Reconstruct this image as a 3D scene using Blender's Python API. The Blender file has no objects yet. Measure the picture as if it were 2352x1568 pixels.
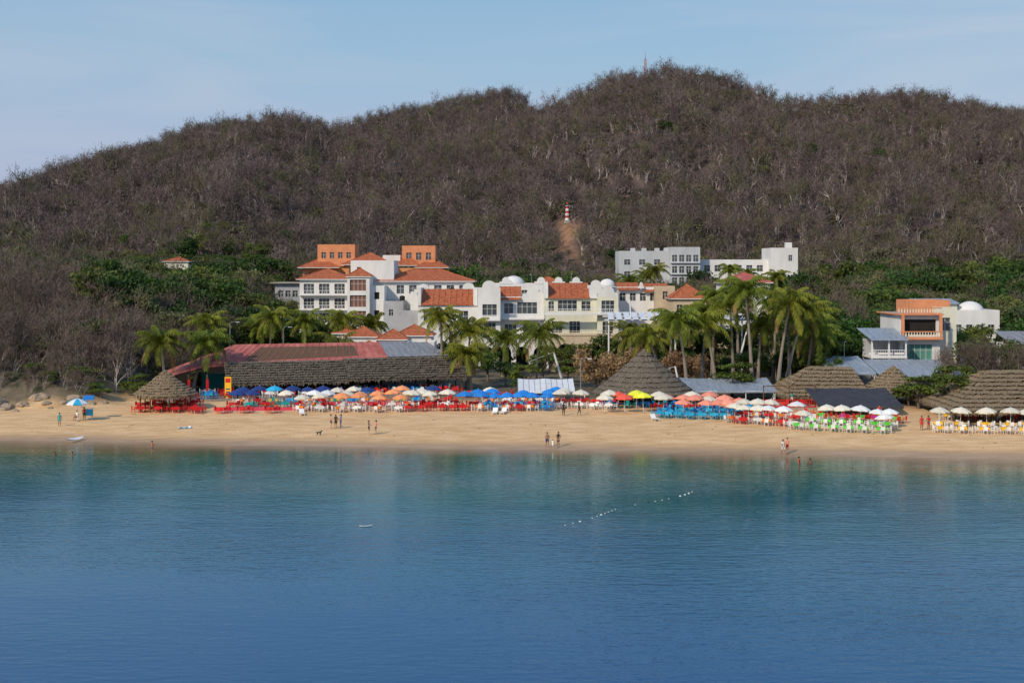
import bpy, math, random
import numpy as np
from mathutils import Matrix, Vector
random.seed(7); RNG=np.random.default_rng(11)
scene=bpy.context.scene
rad=math.radians

# ------------------------------------------------------------------ noise / terrain
def _h(xi,yi): 
    v=np.sin(xi*127.1+yi*311.7)*43758.5453
    return v-np.floor(v)
def vn(x,y):
    x=np.asarray(x,float); y=np.asarray(y,float)
    xi=np.floor(x); yi=np.floor(y); fx=x-xi; fy=y-yi
    fx=fx*fx*(3-2*fx); fy=fy*fy*(3-2*fy)
    a=_h(xi,yi); b=_h(xi+1,yi); c=_h(xi,yi+1); d=_h(xi+1,yi+1)
    return (a*(1-fx)+b*fx)*(1-fy)+(c*(1-fx)+d*fx)*fy
def fbm(x,y,o=4):
    s=0;a=.5;t=0
    for i in range(o):
        s=s+a*vn(x*2**i+17*i,y*2**i-9*i); t+=a; a*=.5
    return s/t
def sstep(a,b,x):
    t=np.clip((np.asarray(x,float)-a)/(b-a),0,1); return t*t*(3-2*t)
AX=[-600,-380,-300,-252,-231,-209,-188,-166,-145,-123,-102,-81,-59,-38,-16,-1,12,24,37,48,65,82,95,112,125,134,155,177,198,219,241,252,330,450,700]
AZ=[15,20,32,46,55,65,74,80.5,86.5,90,89,82,80,77,79,86,93,99,105,110.5,111,113,111.5,107,101,97.5,100,101.5,100.5,96.5,91.5,88.5,68,50,25]
BX=[-400,-260,-200,-150,-124,-98,-72,-46,-20,-7,6,14,32,80,200,500]
BZ=[20,25,45,78,92,102,109,114,119,122,118,111,92,80,60,40]
def shore(x):
    x=np.asarray(x,float)
    return 158.5-0.145*x+0.5*np.sin(x*0.07)+0.25*np.sin(x*0.23)-0.0002*x*x
def H(x,y):
    x=np.asarray(x,float); y=np.asarray(y,float)
    s=y-shore(np.clip(x,-200,200))
    z=np.interp(s,[-160,-60,-12,-3,0,3,12,27,40,60],[-14,-8,-2.0,-.35,-0.02,.24,.8,1.5,1.85,2.0])
    z=z+0.10*(fbm(x*.25,y*.25,3)-.5)*sstep(3,14,s)
    z=z+np.interp(y,[245,300,350,400],[0,3,6,9])
    land=sstep(20,60,s)
    hb=10*np.exp(-((x+98)/29)**2-((y-255)/44)**2)
    bank=3.0*sstep(190,199,y)*sstep(-54,-63,x)*(0.6+0.8*fbm(x*.2,y*.2,3))
    z=z+land*hb+bank
    t=np.clip((y-400)/300.,0,1)
    zr=np.interp(x,AX,AZ)
    A=11+(zr-11)*t**1.02
    spur=(fbm(x/48.,y/100.,4)-.5)*46+(fbm(x/16+9,y/30.,3)-.5)*13
    A=A+spur*np.clip(t*(1-t)*4,0,1)*.75*(.35+.65*sstep(-230,-120,x))
    A=np.where(y>700,zr-(y-700)*.24,A)
    zb=np.interp(x,BX,BZ)
    B=zb-np.abs(850-y)*.33+(fbm(x/50+4,y/60.,3)-.5)*12*np.clip(abs(850-y)/60,0,1)
    hill=np.maximum(A,np.where(y>560,B,-50))
    z=np.where(y>400,np.maximum(hill,10),z)
    z=np.where(y>1000,np.maximum(z,22),z)
    return z
def Hs(x,y): return float(H(x,y))

# ------------------------------------------------------------------ materials
def newmat(name):
    m=bpy.data.materials.new(name); m.use_nodes=True
    nt=m.node_tree; b=nt.nodes['Principled BSDF']
    return m,nt,b
def N(nt,t,**k):
    n=nt.nodes.new(t)
    for a,v in k.items(): setattr(n,a,v)
    return n
def mat(name,col,rough=.8,var=.25,scale=1.5,bump=0,rnd=0.0,stretch=(1,1,1),spec=.3,col2=None,metal=0,trans=0,hue=0):
    m,nt,b=newmat(name); L=nt.links
    tc=N(nt,'ShaderNodeTexCoord'); mp=N(nt,'ShaderNodeMapping'); mp.inputs['Scale'].default_value=stretch
    L.new(tc.outputs['Object'],mp.inputs['Vector'])
    no=N(nt,'ShaderNodeTexNoise'); no.inputs['Scale'].default_value=scale; no.inputs['Detail'].default_value=6
    no.inputs['Roughness'].default_value=.65
    L.new(mp.outputs[0],no.inputs['Vector'])
    cr=N(nt,'ShaderNodeValToRGB')
    c=np.array(col[:3]); 
    c1=c*(1-var); c2=np.array(col2) if col2 is not None else c*(1+var)
    cr.color_ramp.elements[0].position=.3; cr.color_ramp.elements[1].position=.7
    cr.color_ramp.elements[0].color=(*c1,1); cr.color_ramp.elements[1].color=(*np.clip(c2,0,1),1)
    L.new(no.outputs['Fac'],cr.inputs['Fac'])
    out=cr.outputs['Color']
    if rnd>0:
        oi=N(nt,'ShaderNodeObjectInfo'); hs=N(nt,'ShaderNodeHueSaturation')
        mr=N(nt,'ShaderNodeMapRange'); mr.inputs['To Min'].default_value=1-rnd; mr.inputs['To Max'].default_value=1+rnd
        L.new(oi.outputs['Random'],mr.inputs['Value']); L.new(mr.outputs[0],hs.inputs['Value'])
        if hue>0:
            mu=N(nt,'ShaderNodeMath',operation='MULTIPLY'); mu.inputs[1].default_value=7.31
            fr=N(nt,'ShaderNodeMath',operation='FRACT'); L.new(oi.outputs['Random'],mu.inputs[0]); L.new(mu.outputs[0],fr.inputs[0])
            m2=N(nt,'ShaderNodeMapRange'); m2.inputs['To Min'].default_value=.5-hue; m2.inputs['To Max'].default_value=.5+hue
            L.new(fr.outputs[0],m2.inputs['Value']); L.new(m2.outputs[0],hs.inputs['Hue'])
        L.new(out,hs.inputs['Color']); out=hs.outputs['Color']
    L.new(out,b.inputs['Base Color'])
    b.inputs['Roughness'].default_value=rough; b.inputs['Specular IOR Level'].default_value=spec
    b.inputs['Metallic'].default_value=metal
    if bump>0:
        bp=N(nt,'ShaderNodeBump'); bp.inputs['Strength'].default_value=.8; bp.inputs['Distance'].default_value=bump
        L.new(no.outputs['Fac'],bp.inputs['Height']); L.new(bp.outputs[0],b.inputs['Normal'])
    return m
def leafmat(name,c,c2,rnd=.3,hue=.02,scale=.5):
    m=mat(name,c,rough=.6,var=.45,scale=scale,rnd=rnd,spec=.25,col2=c2,hue=hue)
    nt=m.node_tree;b=nt.nodes['Principled BSDF'];L=nt.links
    tr=N(nt,'ShaderNodeBsdfTranslucent'); src=b.inputs['Base Color'].links[0].from_socket
    L.new(src,tr.inputs['Color']); mx=N(nt,'ShaderNodeMixShader'); mx.inputs[0].default_value=.3
    o=[n for n in nt.nodes if n.type=='OUTPUT_MATERIAL'][0]
    L.new(b.outputs[0],mx.inputs[1]);L.new(tr.outputs[0],mx.inputs[2]);L.new(mx.outputs[0],o.inputs['Surface'])
    return m
M={}
M['white']=mat('white_plaster',(.70,.70,.68),.85,.12,.35,.02,col2=(.80,.79,.77),stretch=(1,1,.35))
M['white2']=mat('cream_plaster',(.68,.67,.54),.85,.12,.4)
M['offwhite']=mat('greyed_white_plaster',(.50,.52,.54),.85,.12,.3,stretch=(1,1,.35))
M['greyw']=mat('grey_plaster',(.38,.39,.41),.85,.14,.4)
M['beige']=mat('beige_stucco',(.53,.43,.30),.9,.18,.5,.02)
M['salmon']=mat('terracotta_stucco',(.66,.27,.13),.9,.15,.6)
M['orange']=mat('orange_stucco',(.62,.27,.11),.9,.18,.5)
M['tile']=mat('clay_roof_tiles',(.40,.095,.035),.85,.42,1.8,.03,col2=(.54,.17,.075))
M['redroof']=mat('red_painted_roof',(.42,.09,.075),.8,.28,.5,.02,col2=(.60,.20,.155),stretch=(1,.4,1))
M['greyroof']=mat('grey_sheet_roof',(.24,.25,.27),.6,.3,.8,.01,stretch=(3,.5,1))
M['blueroof']=mat('blue_grey_metal_roof',(.27,.32,.38),.5,.3,.9,stretch=(4,.5,1))
M['thatch']=mat('weathered_palm_thatch',(.125,.105,.080),.95,.5,2.8,.16,stretch=(3,.8,.8),col2=(.24,.20,.15))
M['thatch2']=mat('tan_palm_thatch',(.215,.155,.092),.95,.55,3.2,.2,stretch=(3,.8,.8),col2=(.40,.30,.185))
M['net']=mat('dark_shade_cloth',(.045,.045,.055),.8,.3,1.)
M['glass']=mat('window_glass',(.035,.05,.06),.12,.5,.3,spec=.6,col2=(.10,.12,.13))
M['greenglass']=mat('green_window_glass',(.10,.28,.24),.2,.3,.5,spec=.5)
M['frame']=mat('window_frame',(.5,.5,.48),.5,.05)
M['screen']=mat('brown_lattice',(.20,.09,.06),.8,.3,6)
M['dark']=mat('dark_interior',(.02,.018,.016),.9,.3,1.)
M['wood']=mat('wood',(.13,.075,.04),.8,.35,3.,stretch=(1,1,.3))
M['pole']=mat('white_painted_steel',(.75,.75,.75),.4,.05)
M['canvas']=mat('white_canvas',(.68,.70,.72),.8,.10,.8)
M['concrete']=mat('concrete',(.33,.31,.28),.9,.2,.8,.01)
M['paving']=mat('terrace_paving',(.28,.24,.20),.9,.2,1.)
M['pink']=mat('pink_painted_wall',(.60,.07,.12),.8,.15,1.)
M['bark']=mat('tree_bark',(.15,.12,.10),.9,.35,3.,rnd=.3)
M['palebark']=mat('pale_bark',(.38,.33,.30),.9,.35,3.,rnd=.45)
M['twig']=mat('dry_twigs',(.135,.100,.090),.9,.42,.8,rnd=.42,hue=.022,col2=(.19,.148,.134))
M['twigo']=mat('olive_dry_twigs',(.105,.100,.055),.9,.42,.8,rnd=.35,hue=.022,col2=(.165,.150,.085))
M['twig2']=mat('dry_twigs_bank',(.14,.108,.086),.9,.35,.8,rnd=.35,hue=.025)
M['palmtrunk']=mat('palm_trunk',(.26,.22,.18),.9,.3,4.,.03,stretch=(1,1,4))
M['palmleaf']=leafmat('palm_leaflets',(.12,.175,.018),(.30,.335,.04),.28,.02,.6)
M['palmdry']=mat('dry_palm_fronds',(.30,.19,.08),.9,.3,1.)
M['mango']=leafmat('dark_green_leaves',(.028,.078,.014),(.075,.145,.026),.3,.015)
M['leaf']=leafmat('green_leaves',(.072,.122,.020),(.16,.205,.040),.38,.028)
M['olive']=leafmat('olive_leaves',(.13,.14,.048),(.25,.25,.10),.3,.02)
M['almond']=leafmat('almond_leaves',(.07,.125,.015),(.18,.23,.04),.2,.02)
M['tanleaf']=leafmat('dry_blossom_leaves',(.36,.20,.10),(.52,.34,.18),.2,.01)
M['rock']=mat('beach_rock',(.34,.26,.18),.95,.35,1.2,.15)
M['hair']=mat('dark_hair',(.02,.014,.01),.6,.2)
M['redpl']=mat('red_lighthouse_paint',(.5,.03,.03),.5,.1)
COL=dict(red=(.60,.02,.02),orange=(.80,.22,.02),blue=(.02,.22,.66),sky=(.03,.40,.66),green=(.12,.68,.05),yellow=(.85,.48,.02),white=(.80,.80,.78),
 navy=(.02,.05,.2),teal=(.02,.35,.35),peach=(.85,.30,.20),cream=(.72,.67,.54),brightyellow=(.80,.80,.05),black=(.02,.02,.025),magenta=(.6,.03,.25),
 umorange=(.85,.33,.13),umred=(.85,.12,.07))
for k,v in COL.items(): M['c_'+k]=mat('fabric_'+k,v,.6,.10,1.2,rnd=.12)
SK=[mat('skin_tan',(.36,.19,.12),.5,.08),mat('skin_light',(.55,.34,.25),.5,.08),mat('skin_brown',(.20,.10,.06),.5,.08)]

# ------------------------------------------------------------------ mesh builder
class MB:
    def __init__(s): s.v=[];s.f=[];s.m=[];s.mats=[];s.M=Matrix.Identity(4)
    def mi(s,k):
        if k not in s.mats: s.mats.append(k)
        return s.mats.index(k)
    def P(s,p): 
        s.v.append(tuple(s.M@Vector(p))); return len(s.v)-1
    def poly(s,pts,k):
        ids=[s.P(p) for p in pts]; s.f.append(ids); s.m.append(s.mi(k))
    def box(s,x0,x1,y0,y1,z0,z1,k):
        i=[s.P(p) for p in [(x0,y0,z0),(x1,y0,z0),(x1,y1,z0),(x0,y1,z0),(x0,y0,z1),(x1,y0,z1),(x1,y1,z1),(x0,y1,z1)]]
        for q in [(0,3,2,1),(4,5,6,7),(0,1,5,4),(1,2,6,5),(2,3,7,6),(3,0,4,7)]:
            s.f.append([i[a] for a in q]); s.m.append(s.mi(k))
    def tube(s,pts,rs,k,n=6,cap=True):
        pts=[Vector(p) for p in pts]; rings=[]
        for j,p in enumerate(pts):
            d=(pts[min(j+1,len(pts)-1)]-pts[max(j-1,0)])
            if d.length<1e-6: d=Vector((0,0,1))
            d.normalize(); a=d.cross(Vector((0,1,0.01)) if abs(d.y)<.9 else Vector((1,0,0))); a.normalize(); b=d.cross(a)
            r=rs[j]
            rings.append([s.P(p+a*(r*math.cos(2*math.pi*q/n))+b*(r*math.sin(2*math.pi*q/n))) for q in range(n)])
        mi=s.mi(k)
        for j in range(len(rings)-1):
            for q in range(n):
                s.f.append([rings[j][q],rings[j][(q+1)%n],rings[j+1][(q+1)%n],rings[j+1][q]]); s.m.append(mi)
        if cap:
            s.f.append(rings[-1][:]); s.m.append(mi); s.f.append(rings[0][::-1]); s.m.append(mi)
    def dome(s,c,r,k,n=16,m=6,zs=1.,full=False):
        rings=[]; lo=-m if full else 0
        for j in range(lo,m):
            a=j/m*math.pi/2
            rings.append([s.P((c[0]+r*math.cos(a)*math.cos(2*math.pi*q/n),c[1]+r*math.cos(a)*math.sin(2*math.pi*q/n),c[2]+r*zs*math.sin(a))) for q in range(n)])
        t=s.P((c[0],c[1],c[2]+r*zs)); mi=s.mi(k)
        for j in range(len(rings)-1):
            for q in range(n): s.f.append([rings[j][q],rings[j][(q+1)%n],rings[j+1][(q+1)%n],rings[j+1][q]]); s.m.append(mi)
        for q in range(n): s.f.append([rings[-1][q],rings[-1][(q+1)%n],t]); s.m.append(mi)
    def arr(s,V,F,k):
        o=len(s.v); s.v.extend(map(tuple,V.tolist())); s.f.extend((F+o).tolist()); s.m.extend([s.mi(k)]*len(F))
    def mesh(s,name,smooth=False):
        me=bpy.data.meshes.new(name); me.from_pydata(s.v,[],s.f)
        for k in s.mats: me.materials.append(M[k] if isinstance(k,str) else k)
        me.polygons.foreach_set('material_index',s.m)
        if smooth: me.polygons.foreach_set('use_smooth',[True]*len(s.f))
        me.update(); return me
    def obj(s,name,loc=(0,0,0),rz=0,sc=1,smooth=False):
        return place(s.mesh(name,smooth),name,loc,rz,sc)
def place(me,name,loc=(0,0,0),rz=0,sc=1):
    o=bpy.data.objects.new(name,me); scene.collection.objects.link(o)
    o.location=loc; o.rotation_euler=(0,0,rz); o.scale=(sc,sc,sc) if not isinstance(sc,tuple) else sc
    return o

# ------------------------------------------------------------------ terrain sheet
xs=np.concatenate([[-4000,-2500,-1500,-1000,-700,-550,-480],np.arange(-420,-120,4.5),np.arange(-120,110,1.6),np.arange(110,421,4.5),[480,550,700,1000,1500,2500,4000]])
ys=np.concatenate([[-300,0,60,100],np.arange(125,250,1.0),np.arange(250,900,3.6),[930,970,1000,1050,1200,1500,2200,3500,5000]])
X,Y=np.meshgrid(xs,ys); Z=H(X,Y)
def gridmesh(name,X,Y,Z):
    ny,nx=X.shape; V=np.stack([X.ravel(),Y.ravel(),Z.ravel()],1)
    i=np.arange(nx*ny).reshape(ny,nx)
    F=np.stack([i[:-1,:-1].ravel(),i[:-1,1:].ravel(),i[1:,1:].ravel(),i[1:,:-1].ravel()],1)
    me=bpy.data.meshes.new(name); me.from_pydata(V.tolist(),[],F.tolist())
    me.polygons.foreach_set('use_smooth',[True]*len(F)); return me
tm=gridmesh('ground_terrain',X,Y,Z)
S=(Y-shore(np.clip(X,-200,200)))
sand=(1-sstep(34,46,S+4*(fbm(X*.1,Y*.1)-.5)))*(1-sstep(-52,-60,X+5*(fbm(X*.15,Y*.15)-.5))*sstep(191,196,Y+7*(fbm(X*.3,Y*.3)-.5)))
sand=np.where(X<-70,sand*(1-sstep(186,193,Y)),sand)
wet=1-sstep(1.0,6.5,S+2.2*(fbm(X*.12,Y*.3)-.5))
hillm=sstep(330,400,Y)
patch=np.clip(np.exp(-((X-17.5-2*np.sin(Y*.2))/4.2)**2-((Y-468)/18)**2)*1.6,0,1)+.8*np.exp(-((X-105)/14)**2-((Y-590)/30)**2)*(fbm(X*.15,Y*.15)>.45)
for nm,a in (('sand',sand),('wet',wet),('hill',hillm),('patch',np.clip(patch,0,1))):
    at=tm.attributes.new(nm,'FLOAT','POINT'); at.data.foreach_set('value',a.ravel().astype(np.float32))
m,nt,b=newmat('sand_and_soil'); L=nt.links
tc=N(nt,'ShaderNodeTexCoord')
def noise(sc,det=5,st=(1,1,1)):
    mp=N(nt,'ShaderNodeMapping'); mp.inputs['Scale'].default_value=st; L.new(tc.outputs['Object'],mp.inputs[0])
    n=N(nt,'ShaderNodeTexNoise'); n.inputs['Scale'].default_value=sc; n.inputs['Detail'].default_value=det; L.new(mp.outputs[0],n.inputs['Vector']); return n.outputs['Fac']
def ramp(f,c1,c2,p0=.35,p1=.65):
    r=N(nt,'ShaderNodeValToRGB'); r.color_ramp.elements[0].color=(*c1,1); r.color_ramp.elements[1].color=(*c2,1)
    r.color_ramp.elements[0].position=p0; r.color_ramp.elements[1].position=p1; L.new(f,r.inputs[0]); return r.outputs[0]
def mix(f,a,c):
    x=N(nt,'ShaderNodeMix',data_type='RGBA'); L.new(f,x.inputs['Factor']); L.new(a,x.inputs['A']); L.new(c,x.inputs['B']); return x.outputs['Result']
def attr(n):
    a=N(nt,'ShaderNodeAttribute'); a.attribute_name=n; return a.outputs['Fac']
sandc=ramp(noise(.35,6,(1,2.5,1)),(.62,.38,.18),(.78,.52,.275))
sandd=ramp(noise(5,4),(.80,.80,.80),(1.06,1.06,1.06),.25,.6)
mm=N(nt,'ShaderNodeMix',data_type='RGBA',blend_type='MULTIPLY'); mm.inputs['Factor'].default_value=1; L.new(sandc,mm.inputs['A']); L.new(sandd,mm.inputs['B'])
wetc=ramp(noise(.3,4,(1,3,1)),(.38,.23,.11),(.48,.305,.155))
dirt=ramp(noise(.4,6),(.07,.065,.035),(.20,.155,.105))
hillc=ramp(noise(.03,8),(.070,.056,.050),(.13,.092,.076),.4,.68)
red_=ramp(noise(.5,5),(.24,.125,.07),(.36,.21,.12))
c=mix(attr('hill'),dirt,hillc); c=mix(attr('patch'),c,red_); c=mix(attr('sand'),c,mm.outputs['Result']); c=mix(attr('wet'),c,wetc)
L.new(c,b.inputs['Base Color'])
mr=N(nt,'ShaderNodeMapRange'); mr.inputs['To Min'].default_value=.95; mr.inputs['To Max'].default_value=.35; L.new(attr('wet'),mr.inputs[0]); L.new(mr.outputs[0],b.inputs['Roughness'])
bp=N(nt,'ShaderNodeBump'); bp.inputs['Strength'].default_value=.5; bp.inputs['Distance'].default_value=.12; L.new(noise(2.5,6),bp.inputs['Height']); L.new(bp.outputs[0],b.inputs['Normal'])
b.inputs['Specular IOR Level'].default_value=.3
tm.materials.append(m); place(tm,'ground_terrain')

# ------------------------------------------------------------------ water
wx=np.concatenate([[-6000,-2000,-600,-300],np.arange(-200,201,3.),[300,600,2000,6000]])
wy=np.concatenate([[-5000,-1500,-400,-100],np.arange(0,130,5.),np.arange(130,205,1.)])
WX,WY=np.meshgrid(wx,wy)
wm=gridmesh('sea_water',WX,WY,np.zeros_like(WX))
at=wm.attributes.new('offshore','FLOAT','POINT'); at.data.foreach_set('value',(shore(np.clip(WX,-200,200))-WY).ravel().astype(np.float32))
m,nt,b=newmat('sea_water_surface'); L=nt.links; tc=N(nt,'ShaderNodeTexCoord')
def mrange(f,a,c,d=0,e=1):
    r=N(nt,'ShaderNodeMapRange'); r.inputs['From Min'].default_value=a; r.inputs['From Max'].default_value=c; r.inputs['To Min'].default_value=d; r.inputs['To Max'].default_value=e
    L.new(f,r.inputs[0]); return r.outputs[0]
off=attr('offshore')
r=N(nt,'ShaderNodeValToRGB'); e=r.color_ramp.elements
e[0].position=0; e[0].color=(.22,.19,.10,1); e[1].position=1; e[1].color=(.001,.062,.175,1)
for p,cc in ((.05,(.105,.155,.085)),(.13,(.034,.140,.108)),(.30,(.009,.125,.138)),(.6,(.003,.092,.165))):
    q=e.new(p); q.color=(*cc,1)
nn=noise(.03,4,(1,1.5,1)); add=N(nt,'ShaderNodeMath',operation='ADD'); L.new(mrange(off,0,90),add.inputs[0]); L.new(mrange(nn,.3,.7,-.12,.12),add.inputs[1])
L.new(add.outputs[0],r.inputs[0]); L.new(r.outputs[0],b.inputs['Base Color'])
b.inputs['Roughness'].default_value=.04; b.inputs['IOR'].default_value=1.33; b.inputs['Specular IOR Level'].default_value=.5
n1=noise(1.3,4,(.5,1.3,1)); n2=noise(.16,3,(.5,1.4,1)); n3=noise(3.5,2,(.6,1.2,1))
b1=N(nt,'ShaderNodeBump'); b1.inputs['Distance'].default_value=.06; L.new(n1,b1.inputs['Height'])
# wind patches: ripples are stronger in some areas than others
wind=noise(.022,3,(.6,1.6,1)); L.new(mrange(wind,.38,.62,.25,.85),b1.inputs['Strength'])
b2=N(nt,'ShaderNodeBump'); b2.inputs['Distance'].default_value=.10; b2.inputs['Strength'].default_value=.35; L.new(n2,b2.inputs['Height']); L.new(b1.outputs[0],b2.inputs['Normal'])
b3=N(nt,'ShaderNodeBump'); b3.inputs['Distance'].default_value=.014; b3.inputs['Strength'].default_value=.5; L.new(n3,b3.inputs['Height']); L.new(b2.outputs[0],b3.inputs['Normal'])
L.new(b3.outputs[0],b.inputs['Normal'])
tr=N(nt,'ShaderNodeBsdfTransparent'); mx=N(nt,'ShaderNodeMixShader'); L.new(mrange(off,0.2,7,.15,1),mx.inputs[0]); L.new(tr.outputs[0],mx.inputs[1]); L.new(b.outputs[0],mx.inputs[2])
L.new(mx.outputs[0],[n for n in nt.nodes if n.type=='OUTPUT_MATERIAL'][0].inputs['Surface'])
wm.materials.append(m); place(wm,'sea_water')

# ------------------------------------------------------------------ vegetation
def leafquads(C,size,rng,out=None,flat=0.0):
    n=len(C); a=rng.normal(size=(n,3)); 
    if out is not None: nrm=out+a*.8
    else: nrm=a
    nrm[:,2]+=flat; nrm/=np.linalg.norm(nrm,axis=1)[:,None]+1e-9
    t=rng.normal(size=(n,3)); u=np.cross(nrm,t); u/=np.linalg.norm(u,axis=1)[:,None]+1e-9; w=np.cross(nrm,u)
    s=(size*(.6+.8*rng.random(n)))[:,None]
    V=np.stack([C-u*s*.6,C-w*s*.32,C+u*s*.6,C+w*s*.32],1).reshape(-1,3)
    F=np.arange(n*4).reshape(n,4); return V,F
def limbs(mb,base,ends,r,k,rng):
    for e in ends:
        m_=[(base[i]*.55+e[i]*.45)+rng.normal()*.25 for i in range(3)]
        mb.tube([base,m_,e],[r,r*.55,r*.15],k,4,False)
def leaf_tree(name,h,cr,leaf,seed,nclump=16,nleaf=130,size=.42,trunk=.28,flat=0.,barkk='bark',crownlow=.35,squash=.75,sparse=1.):
    rng=np.random.default_rng(seed); mb=MB()
    th=h*crownlow
    mb.tube([(0,0,-.8),(rng.normal()*.1,rng.normal()*.1,th*.6),(rng.normal()*.2,rng.normal()*.2,th+.6)],[trunk*1.25,trunk,trunk*.7],barkk,7,False)
    ends=[]; Vs=[];Os=[]
    ch=(h-th)
    for i in range(nclump):
        a=rng.random()*6.28; rr=cr*(.25+.6*math.sqrt(rng.random())); zz=th+ch*(.12+.75*rng.random()**.8)
        lim=math.sqrt(max(.08,1-((zz-th)/ch-.35)**2*2.0)); rr*=lim
        c=np.array([rr*math.cos(a),rr*math.sin(a),zz]); ends.append(tuple(c))
        cs=cr*(.20+.2*rng.random())
        d=rng.normal(size=(nleaf,3)); d/=np.linalg.norm(d,axis=1)[:,None]
        rad_=cs*(rng.random(nleaf)**.45)*(1+.25*rng.normal(size=nleaf))
        p=c+d*rad_[:,None]*np.array([1.15,1.15,squash]); Vs.append(p); Os.append(d)
    limbs(mb,(0,0,th*.95),ends,trunk*.5,barkk,rng)
    V,F=leafquads(np.concatenate(Vs),size,rng,np.concatenate(Os),flat); mb.arr(V,F,leaf)
    return mb.mesh(name)
def bare_tree(name,h,seed,twig='twig',bark='palebark',ntw=260,tw=.05,spread=.55,tr=.013):
    rng=np.random.default_rng(seed); mb=MB(); tips=[]
    def br(p,d,l,r,lev):
        q=p+d*l*.5+Vector(rng.normal(size=3)*.05*l); e=p+d*l+Vector(rng.normal(size=3)*.08*l)
        mb.tube([p,q,e],[r,r*.8,r*.5],bark if lev<2 else twig,3,False)
        if lev>=1: tips.append((q,d,l)); tips.append((e,d,l))
        if lev<3:
            for i in range(3 if lev<2 else 2):
                nd=(d+Vector(rng.normal(size=3))*spread); nd.z=abs(nd.z)*.8+.25; nd.normalize()
                br(e if i<2 else q,nd,l*(.55+.25*rng.random()),r*.55,lev+1)
    for s_ in range(2):
        d=Vector((rng.normal()*.22,rng.normal()*.22,1)).normalized()
        br(Vector((rng.normal()*.3*s_,rng.normal()*.3*s_,-.4)),d,h*.42,h*tr,0)
    T=[tips[i] for i in rng.integers(0,len(tips),ntw)]
    C=np.array([list(t[0]) for t in T])+rng.normal(size=(ntw,3))*h*.055
    D=rng.normal(size=(ntw,3))*.8; D[:,2]=np.abs(D[:,2])+.5; D/=np.linalg.norm(D,axis=1)[:,None]
    Ln=(h*.12*(.5+rng.random(ntw)))[:,None]; W=np.cross(D,rng.normal(size=(ntw,3))); W/=np.linalg.norm(W,axis=1)[:,None]; W*=tw
    V=np.stack([C-W,C+W,C+D*Ln],1).reshape(-1,3); F=np.arange(ntw*3).reshape(ntw,3); mb.arr(V,F,twig)
    return mb.mesh(name)
def variants(cn,meshes):
    col=bpy.data.collections.new(cn)
    for i,me in enumerate(meshes):
        o=bpy.data.objects.new(f'{cn}_{chr(97+i)}',me); col.objects.link(o)
    return col
def scatter(name,P,scl,rot,idx,col):
    me=bpy.data.meshes.new(name); me.from_pydata(P.tolist(),[],[])
    for nm,t,a in (('scl','FLOAT',scl.astype(np.float32)),('rot','FLOAT',rot.astype(np.float32)),('idx','INT',idx.astype(np.int32))):
        q=me.attributes.new(nm,t,'POINT'); q.data.foreach_set('value',a)
    o=place(me,name); g=bpy.data.node_groups.new(name,'GeometryNodeTree')
    g.interface.new_socket('Geometry',in_out='INPUT',socket_type='NodeSocketGeometry'); g.interface.new_socket('Geometry',in_out='OUTPUT',socket_type='NodeSocketGeometry')
    gi=g.nodes.new('NodeGroupInput'); go=g.nodes.new('NodeGroupOutput'); ip=g.nodes.new('GeometryNodeInstanceOnPoints'); ci=g.nodes.new('GeometryNodeCollectionInfo')
    ci.inputs['Collection'].default_value=col; ci.inputs['Separate Children'].default_value=True; ci.inputs['Reset Children'].default_value=True
    def na(n,t):
        q=g.nodes.new('GeometryNodeInputNamedAttribute'); q.data_type=t; q.inputs['Name'].default_value=n; return q.outputs['Attribute']
    cx=g.nodes.new('ShaderNodeCombineXYZ'); g.links.new(na('rot','FLOAT'),cx.inputs[2])
    g.links.new(gi.outputs[0],ip.inputs['Points']); g.links.new(ci.outputs[0],ip.inputs['Instance']); ip.inputs['Pick Instance'].default_value=True
    g.links.new(na('idx','INT'),ip.inputs['Instance Index']); g.links.new(cx.outputs[0],ip.inputs['Rotation']); g.links.new(na('scl','FLOAT'),ip.inputs['Scale'])
    g.links.new(ip.outputs[0],go.inputs[0])
    md=o.modifiers.new('scatter','NODES'); md.node_group=g
    return o
bare=[bare_tree(f'bare{i}',6.8,100+i,tw=.058,ntw=270,tr=.021,twig='twigo' if i==5 else 'twig') for i in range(6)]
shrubby=[leaf_tree(f'drybush{i}',3.6,2.2,'twig' if i==0 else 'twigo',200+i,8,70,.36,.1,barkk='palebark',crownlow=.15) for i in range(2)]
greens=[leaf_tree(f'green{i}',9,4.2,'leaf',300+i,18,120,.55,.25) for i in range(4)]
oliv=[leaf_tree(f'olive{i}',8,3.8,'olive',320+i,16,90,.42,.2,barkk='palebark') for i in range(2)]
darks=[leaf_tree(f'dark{i}',9,4.6,'mango',340+i,20,150,.6,.3,crownlow=.22) for i in range(3)]
colA=variants('hill_tree',bare+shrubby)               # a..h
colB=variants('lowland_tree',greens+oliv+darks)       # 0-3 green 4-5 olive 6-8 dark
colC=variants('bank_tree',[bare_tree(f'bankbare{i}',7,400+i,'twig2','palebark',480,.032,.5,.014) for i in range(5)]+[leaf_tree(f'bankbush{i}',3.4,2.1,'olive',420+i,8,100,.24,.1,crownlow=.1) for i in range(2)])
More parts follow.
